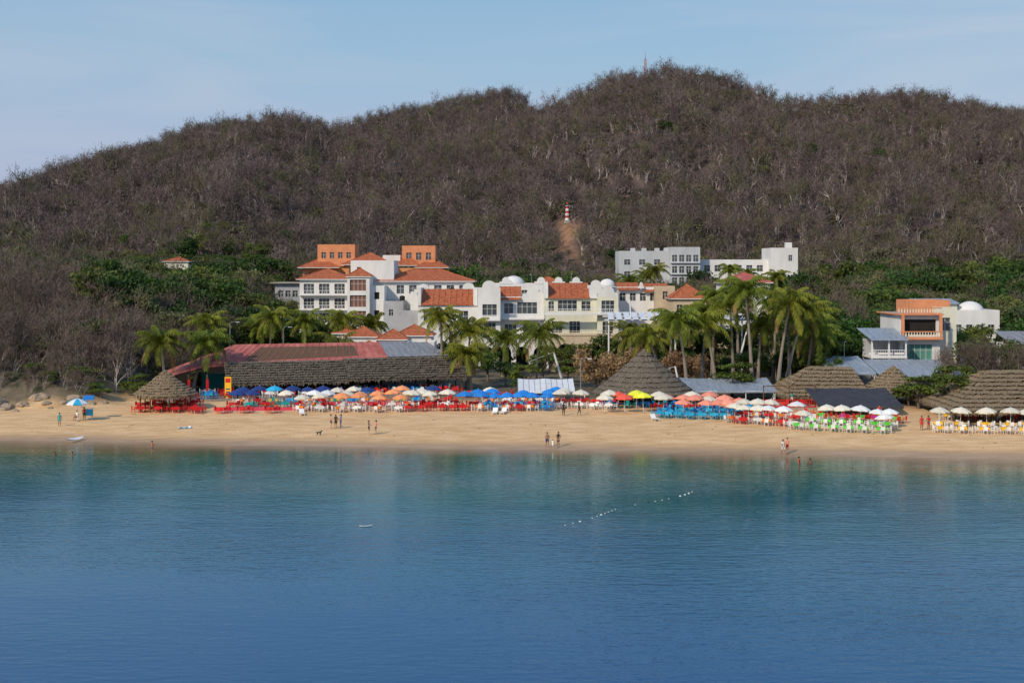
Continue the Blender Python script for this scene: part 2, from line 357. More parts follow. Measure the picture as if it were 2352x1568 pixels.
# hill forest
def jgrid(y0,y1,sp,halfw):
    out=[]; y=y0
    while y<y1:
        w=halfw(y); n=int(2*w/sp); x=np.linspace(-w,w,n)+RNG.normal(size=n)*sp*.35
        out.append(np.stack([x,y+RNG.normal(size=n)*sp*.35],1)); y+=sp
    return np.concatenate(out)
P=jgrid(386,872,3.8,lambda y:.43*y+8)
keep=~((abs(P[:,0]-17.5)<4.3+1.5*np.sin(P[:,1]))&(P[:,1]>445)&(P[:,1]<488))&~((abs(P[:,0]-105)<9)&(abs(P[:,1]-590)<14)&(RNG.random(len(P))<.6)); P=P[keep]
sl=fbm(P[:,0]/22,P[:,1]/22,3); P=P[(sl>.30)|(RNG.random(len(P))>.55)]
z=H(P[:,0],P[:,1]); n=len(P)
idx=np.where(RNG.random(n)<.80,RNG.integers(0,6,n),RNG.integers(6,8,n))
ol=RNG.random(n)<.50*(1-sstep(400,480,P[:,1]))+.12*(fbm(P[:,0]/60+3,P[:,1]/60,3)>.57); idx=np.where(ol,np.where(RNG.random(n)<.6,5,7),idx)
scl=.75+.75*RNG.random(n)*(.6+.8*fbm(P[:,0]/30,P[:,1]/30,2)); scl=np.where(RNG.random(n)<.04,scl*1.35,scl)
scl=np.where((abs(P[:,0]-17.5)<6)&(P[:,1]<447)&(P[:,1]>415),.55,scl)
gp=np.clip(.8*sstep(.42,.58,fbm(P[:,0]/45+31,P[:,1]/45,3))*(1-sstep(398,440,P[:,1]))+.45*(P[:,0]<-70)*(P[:,0]>-170)*(1-sstep(430,490,P[:,1])),0,1)
gsel=RNG.random(n)<gp+.003
Pz=np.column_stack([P,z])
scatter('hillside_dry_forest',Pz[~gsel],scl[~gsel],RNG.random((~gsel).sum())*6.28,idx[~gsel],colA)
ng=int(gsel.sum()); scatter('hillside_green_trees',Pz[gsel],.45+.45*RNG.random(ng),RNG.random(ng)*6.28,np.where(RNG.random(ng)<.4,RNG.integers(4,6,ng),RNG.integers(0,9,ng)),colB)
# lowland forest
P=jgrid(240,388,5.4,lambda y:.44*y+8); x=P[:,0];y=P[:,1]
ex=((x>-47)&(x<46)&(y<306))|((x>-58)&(x<-12)&(y>338)&(y<382))|((x>26)&(x<79)&(y>366)&(y<398))|((x>40)&(x<58)&(y<318)&(y>270))|((x>58)&(x<90)&(y<262))|((x>-110)&(x<-72)&(y<285))|((x>-62)&(x<-14)&(y>315)&(y<345))
P=P[~ex]; x=P[:,0];y=P[:,1]; n=len(P); z=H(x,y)
t=RNG.random(n); oz=np.where(x>40,.55,.28)*(fbm(x/30+5,y/30,2)*1.3+.3)
idx=np.where(t<oz,RNG.integers(4,6,n),np.where(t<.84,RNG.integers(0,4,n),RNG.integers(6,9,n)))
dk=(fbm(x/25,y/25,2)>.60)|((x>88)&(y<300)); idx=np.where(dk&(RNG.random(n)<.6),RNG.integers(6,9,n),idx)
scl=.65+.6*RNG.random(n)
scl=np.where((x>-60)&(x<80)&(y>300)&(y<366),scl*.9,scl)*np.where((y>330)&(x>44),1.15,1)
scatter('lowland_trees',np.column_stack([x,y,z]),scl,RNG.random(n)*6.28,idx,colB)
k=RNG.random(n)<.38; P2=np.column_stack([x,y,z])[k]+np.array([2.5,-2,0]); n2=len(P2)
scatter('lowland_bare_trees',P2,1.0+.6*RNG.random(n2),RNG.random(n2)*6.28,RNG.integers(0,5,n2),colC)
# dry bank
P=np.column_stack([RNG.uniform(-130,-49,2800),RNG.uniform(190,320,2800)]); x=P[:,0];y=P[:,1]
k=((x<-56-RNG.random(2800)*3)|((y>220)&(x<-51)))&(y>193+4*RNG.random(2800)); P=P[k]; n=len(P)
idx=np.where(RNG.random(n)<.68,RNG.integers(0,5,n),RNG.integers(5,7,n))
scatter('dry_bank_trees',np.column_stack([P,H(P[:,0],P[:,1])]),(.6+.6*RNG.random(n))*(.45+.55*sstep(194,210,P[:,1])),RNG.random(n)*6.28,idx,colC)
P=np.column_stack([RNG.uniform(-135,-62,330),RNG.uniform(208,330,330)]); n=len(P)
k=RNG.random(n)<(.28+.7*sstep(235,275,P[:,1])); P=P[k]; n=len(P)
scatter('bank_green_trees',np.column_stack([P,H(P[:,0],P[:,1])]),.45+.45*RNG.random(n),RNG.random(n)*6.28,np.where(RNG.random(n)<.55,RNG.integers(4,6,n),RNG.integers(0,4,n)),colB)
# single trees
def tree(name,me,x,y,sc=1,dz=0): return place(me,name,(x,y,Hs(x,y)+dz),random.random()*6.28,sc)
for i,(x,y,s_) in enumerate([(-72,262,1.1),(-64,258,1.2),(-56,262,1.25),(-50,255,1.1),(-67,272,1.2),(-58,275,1.3),(-79,270,1.1),(-60,250,1.0)]):
    tree('mango_tree',darks[i%3],x,y,s_)
for i,(x,y,s_) in enumerate([(-31,243,.95),(-27,247,.8),(-52,232,.7),(-47,228,.5),(-57,228,.6),(-34,250,.9),(-41,252,1.0),(-46,245,.95),(-38,240,.6),(-34,232,.55),(-30,229,.5),(-42,232,.6),(-55,240,.9),(-50,240,.8),(-16,248,.7),(-11,246,.6),(-6.5,247,.5),(6.5,247,.55),(-38,262,.9),(-47,264,1.0),
   (-2,243,.55),(11,243,.6),(16,245,.75),(-9,236,.6),(-17,224,.45),(20,244,.8),(31,244,.9),(27,246,.8)]):
    tree('shade_tree',(greens+darks)[i%7],x,y,s_)
alm=[leaf_tree(f'almond{i}',5.5,3.4,'almond',500+i,16,150,.36,.22,flat=1.5,squash=.35,crownlow=.35) for i in range(3)]
for i,(x,y,s_) in enumerate([(31.5,203,.95),(2,212,.75),(56.5,181,.95),(53.5,187,.85),(60,192,1.0),(22,238,1.25),(27,240,1.2),(-4,231,.9),(-1,222,.7),(9,228,.7),(5,234,.8),(-13,222,.7)]):
    tree('almond_tree',alm[i%3],x,y,s_)
tan=[leaf_tree(f'tanbush{i}',5.2,3.3,'tanleaf',520+i,20,170,.26,.18,crownlow=.12) for i in range(2)]
for i,(x,y,s_) in enumerate([(13.0,214,1.25),(16.5,216,1.2),(24.5,219,1.15),(28,220,.95)]): tree('dry_blossom_tree',tan[i%2],x,y,s_)
grey=[bare_tree(f'greytree{i}',8,540+i,'twig2','palebark',1300,.034,.7) for i in range(2)]
for i,(x,y,s_) in enumerate([(66,200,1.05),(70,203,1.1),(63,203,.9),(75,205,1.0)]): tree('bare_grey_tree',grey[i%2],x,y,s_)
for i,(x,y,s_) in enumerate([(49,222,.95),(52,226,1.0),(46,218,.85),(56,236,1.1),(49,236,1.1),(43,232,1.0),(73,232,.9),(79,225,.8),(40,238,1.0),(36,240,.9),(84,236,1.0),(74,215,.8),(82,212,.75),(90,230,1.),
   (34,226,.6),(38,224,.65),(29,228,.6),(44,226,.7),(20,226,.5),(25,229,.55),(47,212,.6),(33,217,.5),(68,212,.8),(88,215,.9),(44,242,1.15),(50,246,1.2),(54,250,1.2),(78,238,.95),(88,246,1.1)]):
    tree('shade_tree',(greens+darks+oliv)[(i*5)%9],x,y,s_)
def shrub(x,y,s_): tree('green_shrub',alm[int(abs(x))%3],x,y,s_,-.9*s_)
for x,y,s_ in [(-52.5,200,.6),(-50,205,.6),(-54.5,205,.7),(1,206,.5),(3.5,206.5,.45),(-47,215,.6),(40,205,.6),(44,210,.7),(53,190,.7),(-57,197,.5),(-61,200,.55),(36,208,.5),(27,210,.5),(-64,197,.45),(-67,199,.5)]: shrub(x,y,s_)

def palm(x,y,h,seed,lean=None,fr=26,L=4.9):
    rng=np.random.default_rng(seed); mb=MB(); la=rng.random()*6.28; lm=(.05+.08*rng.random())*h
    if lean: lx,ly=lean
    else: lx,ly=lm*math.cos(la),lm*math.sin(la)
    L*=.9+.22*rng.random()
    pts=[];rs=[]
    for i in range(9):
        t=i/8; pts.append((lx*t**1.6,ly*t**1.6,h*t-.3)); rs.append(.24*(1-t)**2+.15+ (.07 if i==0 else 0))
    mb.tube(pts,rs,'palmtrunk',8)
    top=Vector(pts[-1]); VL=[];VD=[]
    for i in range(fr):
        az=i*2.399+rng.normal()*.15; q=i/fr
        el=1.35-1.75*q+rng.normal()*.1; dro=1.5+.5*rng.random(); Lf=L*(.8+.3*rng.random())*(1 if q>.15 else .8)
        p=top.copy(); n=13; pp=[p.copy()]; dirs=[]
        for j in range(n):
            t=j/n; e=el-dro*t**1.3; e=max(e,-1.45)
            d=Vector((math.cos(az)*math.cos(e),math.sin(az)*math.cos(e),math.sin(e))); dirs.append(d); p=p+d*(Lf/n); pp.append(p.copy())
        dry=q>.9
        mb.tube([pp[0],pp[4],pp[8],pp[13]],[.045,.035,.025,.01],'palmdry' if dry else 'palmleaf',3,False)
        side=Vector((-math.sin(az),math.cos(az),0))
        for j in range(28):
            t=(j+1.5)/29.5; f=t*n; k=min(int(f),n-1); c=pp[k]+(pp[k+1]-pp[k])*(f-k); d=dirs[k]
            ll=.95*math.sin(math.pi*(.12+.82*t))**.7*(L/4.2)
            for sg in (-1,1):
                dd=(side*sg*.75+d*.45+Vector((0,0,-.55-.35*rng.random()))+Vector(rng.normal(size=3))*.1).normalized()
                w=d*.05
                a=c-w; b_=c+w; m1=c+dd*ll*.55+Vector((0,0,.05)); e_=c+dd*ll+Vector((0,0,-.12*ll))
                (VD if dry else VL).append([a,b_,m1+w*.9,e_]); 
                (VD if dry else VL).append([a,m1+w*.9,e_,m1-w*.9])
    for Q,k in ((VL,'palmleaf'),(VD,'palmdry')):
        if Q:
            V=np.array([[list(v) for v in q] for q in Q]).reshape(-1,3); mb.arr(V,np.arange(len(V)).reshape(-1,4),k)
    for i in range(7):
        a=rng.random()*6.28; mb.dome((top.x+.28*math.cos(a),top.y+.28*math.sin(a),top.z-.3-.2*rng.random()),.14,'palmdry',6,2,1,True)
    mb.obj('coconut_palm',(x,y,Hs(x,y)))
palms=[(-49.5,203,8.2,(-.6,0)),(-46.5,207,7.8,(2.4,-1)),(-50.5,236,8.5,None),(-41,240,10,(.5,0)),(-35,240,9.5,None),(-30,243,9.4,(1,0)),
 (-10.6,216,11,(-.2,0)),(-6.8,217,8.8,(.4,0)),(-6.2,214,5.8,None),(3.5,214,8.6,(.7,-.5)),(22,206,8.6,(-2.3,0)),(25.5,207,11,(-1.4,0)),
 (34.8,206,15.4,(-1.0,0)),(30,209,10.4,(-1.6,.4)),(38.5,206,13.6,(1.8,0)),(40,208,12.2,(3.0,.5)),(44,212,9.2,(.8,0)),(33,212,13,(-.5,0)),(28.5,214,12,(1,0)),(42,215,12.4,(-.5,0)),
 (-44,245,8,None),(-27,226,5.6,None),(37,214,10,(.5,0)),(46,218,8.5,None),(31.5,224,14,(.6,0)),(36,226,14.5,(-.4,0)),(41.5,226,13.5,(.7,0)),(25,226,9.5,(.5,0)),(18.5,228,8,None),(48,228,11,None),(-24,248,8.5,None),(-1.5,240,6.5,None)]
for i,(x,y,h,l) in enumerate(palms): palm(x,y,h,600+i,l)
for i,(x,y,h) in enumerate([(35,335,13),(31,338,11.5),(51.5,335,13),(57,338,12),(28,330,11),(62,330,12)]): palm(x,y,h,650+i,None,20,4.2)

# ------------------------------------------------------------------ architecture helpers
def facade(mb,x0,x1,z0,z1,y,ops,wall,glass='glass',depth=.3,mull=True):
    X_=sorted({x0,x1,*[o[0] for o in ops],*[o[1] for o in ops]}); Z_=sorted({z0,z1,*[o[2] for o in ops],*[o[3] for o in ops]})
    for i in range(len(X_)-1):
        for j in range(len(Z_)-1):
            cx=(X_[i]+X_[i+1])/2; cz=(Z_[j]+Z_[j+1])/2
            if any(o[0]<cx<o[1] and o[2]<cz<o[3] for o in ops): continue
            mb.poly([(X_[i],y,Z_[j]),(X_[i+1],y,Z_[j]),(X_[i+1],y,Z_[j+1]),(X_[i],y,Z_[j+1])],wall)
    for o in ops:
        a,b_,c_,d=o[:4]; g=o[4] if len(o)>4 else glass; Y2=y+depth
        mb.poly([(a,y,c_),(a,Y2,c_),(a,Y2,d),(a,y,d)],wall); mb.poly([(b_,y,c_),(b_,y,d),(b_,Y2,d),(b_,Y2,c_)],wall)
        mb.poly([(a,y,c_),(b_,y,c_),(b_,Y2,c_),(a,Y2,c_)],wall); mb.poly([(a,y,d),(a,Y2,d),(b_,Y2,d),(b_,y,d)],wall)
        mb.poly([(a,Y2,c_),(b_,Y2,c_),(b_,Y2,d),(a,Y2,d)],g)
        if mull and g!='dark':
            w=.05; cx=(a+b_)/2; n=max(1,int((b_-a)/1.0))
            for q in range(1,n+1):
                xx=a+(b_-a)*q/(n+1); mb.box(xx-w,xx+w,Y2-.08,Y2-.01,c_,d,'frame')
            zz=c_+(d-c_)*.62; mb.box(a,b_,Y2-.06,Y2-.012,zz-.04,zz+.04,'frame')
def block(mb,x0,x1,y0,y1,z0,z1,wall='white',front=(),left=(),right=(),par=.45,roof='concrete'):
    facade(mb,x0,x1,z0,z1,y0,list(front),wall)
    S_=mb.M.copy()
    mb.M=S_@Matrix.Translation((x0,y1,0))@Matrix.Rotation(-math.pi/2,4,'Z'); facade(mb,0,y1-y0,z0,z1,0,list(left),wall)
    mb.M=S_@Matrix.Translation((x1,y0,0))@Matrix.Rotation(math.pi/2,4,'Z'); facade(mb,0,y1-y0,z0,z1,0,list(right),wall)
    mb.M=S_
    mb.poly([(x1,y1,z0),(x0,y1,z0),(x0,y1,z1),(x1,y1,z1)],wall)
    mb.poly([(x0,y0,z1),(x1,y0,z1),(x1,y1,z1),(x0,y1,z1)],roof)
    if par>0:
        mb.box(x0,x1,y0,y0+.22,z1,z1+par,wall); mb.box(x0,x1,y1-.22,y1,z1,z1+par,wall)
        mb.box(x0,x0+.22,y0+.22,y1-.22,z1,z1+par,wall); mb.box(x1-.22,x1,y0+.22,y1-.22,z1,z1+par,wall)
def ops(x0,x1,z0,n,w,h,rows=1,st=2.9,g='glass'):
    o=[]; 
    for r_ in range(rows):
        for i in range(n):
            c_=x0+(x1-x0)*(i+.5)/n; o.append((c_-w/2,c_+w/2,z0+r_*st,z0+r_*st+h,g))
    return o
def hip(mb,x0,x1,y0,y1,z,h,k='tile',o=.5,inset=None):
    x0-=o;x1+=o;y0-=o;y1+=o; i=inset if inset is not None else min((x1-x0),(y1-y0))/2
    ym=(y0+y1)/2; i=min(i,(x1-x0)/2)
    a,b_,c_,d=(x0,y0,z),(x1,y0,z),(x1,y1,z),(x0,y1,z); e_=(x0+i,ym,z+h); f=(x1-i-.001,ym,z+h)
    mb.poly([a,b_,f,e_],k); mb.poly([b_,c_,f],k); mb.poly([c_,d,e_,f],k); mb.poly([d,a,e_],k)
    mb.box(x0+.01,x1-.01,y0+.01,y1-.01,z-.16,z-.005,'white')
    mb.tube([e_,f],[.13,.13],k,5); 
    for p,q in ((a,e_),(b_,f)): mb.tube([p,q],[.11,.11],k,5)
def shed(mb,x0,x1,y0,y1,z0,z1,k='tile',t=.15):
    mb.poly([(x0,y0,z0),(x1,y0,z0),(x1,y1,z1),(x0,y1,z1)],k)
    mb.poly([(x0,y0,z0-t),(x0,y1,z1-t),(x1,y1,z1-t),(x1,y0,z0-t)],'white')
    mb.poly([(x0,y0,z0-t),(x1,y0,z0-t),(x1,y0,z0),(x0,y0,z0)],k)
    mb.poly([(x0,y0,z0-t),(x0,y0,z0),(x0,y1,z1),(x0,y1,z1-t)],k); mb.poly([(x1,y0,z0-t),(x1,y1,z1-t),(x1,y1,z1),(x1,y0,z0)],k)
    n=int((x1-x0)/1.0)
    for i in range(n+1):
        x=x0+(x1-x0)*i/max(n,1); mb.tube([(x,y0,z0+.03),(x,y1,z1+.03)],[.07,.07],k,4)
def curvpar(mb,x0,x1,y,z,h,wall='white',t=.35):
    # stepped mission-style parapet
    w=x1-x0; pts=[(x0,z),(x1,z),(x1,z+h*.35),(x1-w*.18,z+h*.35)]
    n=10
    for i in range(n+1):
        a=math.pi*i/n; pts.append((x0+w/2+w*.30*math.cos(a),z+h*.45+h*.55*math.sin(a)))
    pts+=[(x0+w*.18,z+h*.35),(x0,z+h*.35)]
    mb.poly([(p[0],y,p[1]) for p in pts],wall); mb.poly([(p[0],y+t,p[1]) for p in pts[::-1]],wall)
    for i in range(len(pts)):
        a=pts[i];b_=pts[(i+1)%len(pts)]; mb.poly([(a[0],y,a[1]),(a[0],y+t,a[1]),(b_[0],y+t,b_[1]),(b_[0],y,b_[1])],wall)
def rail(mb,x0,x1,y,z,h=.95,k='pole',sp=.35,vert=True):
    mb.box(x0,x1,y-.04,y+.04,z+h-.08,z+h,k); mb.box(x0,x1,y-.04,y+.04,z,z+.1,k)
    if vert:
        n=int((x1-x0)/sp)
        for i in range(n+1):
            x=x0+(x1-x0)*i/n; mb.box(x-.03,x+.03,y-.03,y+.03,z+.1,z+h-.08,k)
def arcade(mb,x0,x1,y,z0,z1,n,wall,hw,spring,depth=.6,back=4):
    w=(x1-x0)/n
    for i in range(n):
        a=x0+i*w; c_=a+w/2; l=c_-hw; r_=c_+hw; s_=14
        mb.box(a,l,y,y+depth,z0,z1,wall); mb.box(r_,a+w,y,y+depth,z0,z1,wall)
        A=[(c_-hw*math.cos(math.pi*q/s_),spring+hw*math.sin(math.pi*q/s_)) for q in range(s_+1)]
        for q in range(s_):
            p=A[q];r2=A[q+1]
            mb.poly([(p[0],y,p[1]),(r2[0],y,r2[1]),(r2[0],y,z1),(p[0],y,z1)],wall)
            mb.poly([(p[0],y,p[1]),(p[0],y+depth,p[1]),(r2[0],y+depth,r2[1]),(r2[0],y,r2[1])],wall)
        mb.poly([(l,y,z1),(r_,y,z1),(r_,y+depth,z1),(l,y+depth,z1)],wall)
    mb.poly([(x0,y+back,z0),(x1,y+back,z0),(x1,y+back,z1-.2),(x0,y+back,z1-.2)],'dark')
    mb.poly([(x0,y+.6,z1-.15),(x1,y+.6,z1-.15),(x1,y+back,z1-.15),(x0,y+back,z1-.15)],'concrete')
    mb.box(x0-.1,x1+.1,y-.12,y+depth+.1,z1,z1+.3,wall)

# ------------------------------------------------------------------ hotel
mb=MB()
# left wing
block(mb,-43.3,-33.4,290,302,2,18.0,'white',ops(-43,-33.6,15.2,3,2.1,2.0,1)+ops(-43,-33.6,12.2,3,2.1,2.0,1)+ops(-43,-33.6,9.2,3,2.1,2.0,1),par=0)
hip(mb,-43.3,-33.4,290,302,18.16,2.2,'tile',.7)
for z in (12.0,15.0,9.0): mb.box(-43.3,-33.4,288.8,289.99,z-.2,z,'white'); rail(mb,-43.3,-33.4,288.85,z,.9,'pole',.5)
# tower
t=[(-32.1,-28.9,15.9,18.1,'screen'),(-32.1,-28.9,12.7,15.0,'screen'),(-32.1,-28.9,9.6,11.9,'screen')]
block(mb,-32.6,-28.2,281.5,288.98,2,18.6,'white',t,par=0,right=[(2,3,15.2,17.2),(2,3,12,14),(2,3,9,11)])
hip(mb,-32.6,-28.2,281.5,288.5,18.76,1.7,'tile',.35)
block(mb,-32.8,-24.0,289,300,2,21.6,'white',[(-31.5,-30.7,19.6,20.6)],par=.35)
# stair tower / grey
block(mb,-28.19,-25.4,283,288.9,2,16.6,'white',[(-27.4,-26.4,14.2,15.6,'dark'),(-27.4,-26.4,10.6,12,'dark')],par=.3)
block(mb,-25.39,-21.5,281,288.9,2,13.6,'greyw',[(-24.3,-23.5,11,12.2)],par=.3)
block(mb,-21.49,-18.01,279,288.9,2,11.8,'greyw',[],par=.3)
# mid block with big hip roof
block(mb,-27,-8.2,289.01,302,2,17.6,'white',ops(-26.5,-8.7,15.2,7,1.5,1.7,1),par=0)
hip(mb,-27,-8.2,289.01,302,17.76,2.4,'tile',.8)
block(mb,-20,-8.2,280.0,289,2,15.2,'white',ops(-19.5,-8.5,12.6,3,1.4,1.7),par=.5)
# front terraces, left
block(mb,-18,-6.5,272,279.98,2,13.2,'white',[(-16.9,-15.3,10.2,12.6),(-13.8,-12.6,10.4,12.2),(-10.2,-8.4,9.4,12.2),(-16.5,-15,6,8.4),(-12,-10.5,6,8.4)],par=0)
shed(mb,-17.4,-7.4,271.6,277.5,13.4,16.3,'tile')
for a,b_ in ((-18,-17.4),(-7.4,-6.6)): mb.box(a,b_,271.7,279.9,13.2,16.6,'white')
curvpar(mb,-19.2,-15.5,279.0,15.6,1.7)
curvpar(mb,-10.5,-6.6,279.0,15.6,1.9)
block(mb,-6.49,-2.2,269.5,279.9,2,16.0,'white',[(-5.6,-2.9,11.3,13.5),(-5.3,-3.1,7.7,10.0)],par=0)
curvpar(mb,-6.49,-2.2,269.5,16.0,2.0)
rail(mb,-6.3,-2.3,268.5,10.6,.9); mb.box(-6.49,-2.2,268.4,269.49,10.4,10.6,'white')
block(mb,-2.19,6.1,273.5,282,2,14.9,'white',[(1.0,4.8,11.6,13.8),(-1.5,.2,11.6,13.6),(-1.4,.8,7.4,9.6),(2.2,4.9,7.4,9.6)],par=0)
shed(mb,-2.4,1.7,272.9,277.5,14.4,16.8,'tile')
curvpar(mb,2.0,6.1,273.5,14.9,1.6)
mb.box(-2.1,6.1,271.6,273.49,10.5,10.8,'white'); rail(mb,-2.1,6.1,271.7,10.8,.9)
mb.box(-2.1,6.1,270.0,272.4,6.6,6.9,'white'); rail(mb,-2.1,6.1,270.1,6.9,.9)
block(mb,6.11,16.2,272,282,2,14.6,'white2',[(8.8,12.4,12.2,14.2),(7,8,12.2,14),(13.3,15,12.2,14),(7.6,9.6,8,10.2),(11,13,8,10.2)],par=0)
shed(mb,6.9,14.8,271.4,278,14.7,17.5,'tile')
mb.box(6.11,6.9,271.5,278,14.6,17.6,'white'); mb.box(14.8,16.2,271.5,280,14.6,16.6,'white'); curvpar(mb,14.4,17.6,271.49,16.6,1.5)
block(mb,16.21,20.2,270,281,2,15.0,'white2',[(17,19.4,12.0,14.2),(17.2,19.2,8,10.2)],par=0)
curvpar(mb,16.21,20.2,270,15.0,1.9)
mb.box(6.2,20.2,268.6,269.98,11.5,11.8,'white'); rail(mb,6.2,20.2,268.7,11.8,.9)
# water tanks on the roofs
for x,y,z in ((-22,285,13.6),(-12,284,15.2),(12,288,16.2),(15.5,289,16.2)):
    mb.tube([(x,y,z),(x,y,z+1.1),(x,y,z+1.3)],[.55,.55,.2],'dark',10)
# upper white back and domes
block(mb,-4,9,284,298,2,16.8,'white',ops(-3.5,8.5,14.6,5,1.2,1.4),par=.5)
mb.dome((0.3,287,17.0),2.3,'white',20,7,.8); mb.dome((19,284,16.8),1.6,'white',18,6,.9)
block(mb,9.01,21,284,296,2,16.2,'white',ops(10,20.5,14,4,1.2,1.3),par=.4)
for x in (-2.5,4.5,8,11.5): curvpar(mb,x,x+2.6,283.9,17.2,1.4)
hip(mb,4.5,10,286,291,17.4,1.2,'tile',.3)
mb.obj('white_hotel')
mb=MB()
block(mb,21.5,33,296,306,2,16.2,'white',ops(22,32.5,13.6,5,1.2,1.6),par=.3)
shed(mb,21.8,26.4,295,299,16.0,17.4); shed(mb,27.3,32.6,295,300,15.6,17.2)
curvpar(mb,26.2,27.4,295,16.2,1.3); mb.obj('white_tile_roof_house')
mb=MB(); block(mb,32,38.6,283,292,2,14.2,'beige',ops(32.4,38.2,11.6,3,1.1,1.5),par=0); hip(mb,32,38.6,283,292,14.36,2.8,'tile',.6)
block(mb,29.5,33.5,292.5,299,2,16.4,'beige',[(31,32,14,15.6)],par=.3); mb.obj('tile_roof_house')
mb=MB(); block(mb,44.5,54.5,300,310,2,17.2,'white',ops(45,54,14.6,4,1.3,1.6),par=0); hip(mb,44.5,54.5,300,310,17.36,2.2,'redroof',.6); mb.obj('red_roof_house')
mb=MB(); block(mb,-88,-82,360,367,6,22.0,'white2',[],par=0); hip(mb,-88,-82,360,367,22.2,1.2,'tile',.5); mb.obj('tile_roof_house')
mb=MB(); block(mb,-53,-44,318,328,3,16.6,'greyw',ops(-52.5,-44.5,14,5,1.1,1.4),par=.2); mb.box(-54,-43.4,317,329,17,17.25,'concrete'); mb.obj('grey_flat_roof_house')
# orange building
mb=MB()
block(mb,-53,-17,360,376,6,20.5,'orange',ops(-52,-18,17.6,13,1.6,1.9)+ops(-52,-18,14.2,13,1.6,1.9),par=0)
hip(mb,-53.5,-44,358.5,372,20.66,2.6,'tile',.6); hip(mb,-24,-16.5,358.5,372,20.66,2.4,'tile',.6)
block(mb,-49.5,-40,362,372,20.9,25.8,'salmon',ops(-49,-40.5,23,4,1.1,1.5),par=.7)
hip(mb,-42.5,-30,358,370,21.4,3.0,'tile',.5); block(mb,-42,-30.5,358.5,361.5,16,21.2,'orange',ops(-41.5,-31,18.4,4,1.6,2.0,g='dark'),par=0)
block(mb,-28,-19.5,362,373,20.9,25.4,'salmon',ops(-27.5,-20,22.6,3,1.3,1.8),par=.8)
hip(mb,-29.5,-23.5,360,367,21.2,2.6,'tile',.4)
block(mb,-33,-28.5,363,370,20.9,23.6,'white',[],par=.2)
rail(mb,-53,-17,359.2,17.0,.9,'orange',.6); mb.box(-53,-17,359.1,359.98,16.8,17.0,'orange')
mb.obj('orange_hotel')
# white block
mb=MB()
block(mb,28.6,42,380,394,6,24.6,'offwhite',[(30,31.6,18,19.6),(34,35.6,18,19.6),(38,39.6,18,19.6),(30,31.6,21.4,22.8),(34,35.6,21.4,22.8),(38,39.6,21.4,22.8)],par=.5)
block(mb,42.01,50,378,394,6,25.6,'offwhite',ops(42.3,49.8,16.2,4,1.3,1.8,3,3.0),par=.5)
for x in (32,35,38.5,41): mb.box(x,x+1.2,383,385,25.1,25.9,'offwhite')
for z in (19,22): mb.box(42.1,49.9,377.4,377.99,z-.2,z+.0,'offwhite')
block(mb,50.01,68.8,382,394,6,22.2,'white',ops(51,68,19.6,6,1.6,1.7),par=.6)
block(mb,68.81,76,378,392,6,25.6,'white',[(73.5,74.5,22.4,24)],par=.3)
mb.box(73.8,75.4,383,385,25.9,27.4,'white')
mb.obj('white_apartment_building')
# arcades
mb=MB(); arcade(mb,-6,6.6,254,1.5,8.3,4,'white',1.15,5.2); mb.obj('white_arcade')
mb=MB(); arcade(mb,6.8,47,249,1.5,8.5,8,'beige',1.5,5.6); rail(mb,6.8,47,249.1,8.8,.6,'beige',.6); mb.obj('beige_arcade')
# small shops
mb=MB()
for (x0,x1,y0,y1,z,h) in ((-27.5,-22.5,236,243,8.8,1.6),(-22,-17.5,233,241,8.5,1.5),(-26,-20,226,233,7.0,1.4),(-19.5,-13.5,238,246,8.9,1.7),(-30,-26.5,240,247,9.2,1.5)):
    block(mb,x0,x1,y0,y1,1.5,z,'white',ops(x0+.3,x1-.3,z-1.9,3,.9,1.2),par=0); hip(mb,x0,x1,y0,y1,z+.17,h,'tile',.45)
block(mb,-17,-12.5,229,236,1.5,8.0,'white',[(-16,-14,5.4,7)],par=.4)
mb.obj('tile_roof_shops')
mb=MB(); mb.box(-34,-24,221,228,7.0,7.35,'concrete'); mb.box(-33.5,-24.5,221.5,227.5,1.5,7.0,'white'); mb.obj('flat_roof_kiosk')
# canopy with masts
mb=MB()
for i in range(17):
    x=15.6+i*1.32; mb.poly([(x,230,12.0),(x+.95,230,12.0),(x+1.5,241,12.9),(x+.55,241,12.9)],'canvas')
for y,z in ((230.5,11.9),(235.5,12.3),(240.5,12.75)): mb.tube([(15,y,z),(38.5,y,z)],[.12,.12],'pole',5)
for x in (16,27,38): mb.tube([(x,235,2),(x,235,12.2)],[.15,.15],'pole',6)
mb.tube([(19.6,232,9),(19.2,232,15.2)],[.16,.1],'pole',6); mb.tube([(35,225,2),(37.8,225,12.8)],[.2,.13],'pole',7)
mb.tube([(37.8,225,12.8),(30,232,12.2)],[.03,.03],'pole',4); mb.tube([(37.8,225,12.8),(45,230,9)],[.03,.03],'pole',4)
mb.obj('slatted_canopy')
for (p,q,r0,r1) in (((8.1,222,1.9),(6.5,222,7.2),.22,.15),((24.3,204,1.8),(23.4,204,6.2),.17,.12)):
    mb=MB(); mb.tube([p,q],[r0,r1],'pole',7); mb.tube([(p[0],p[1],p[2]-.1),(p[0],p[1],p[2]+.15)],[.4,.4],'concrete',8); mb.tube([q,(q[0]-4,q[1]+6,q[2]-2)],[.03,.03],'pole',4); mb.obj('leaning_white_mast')

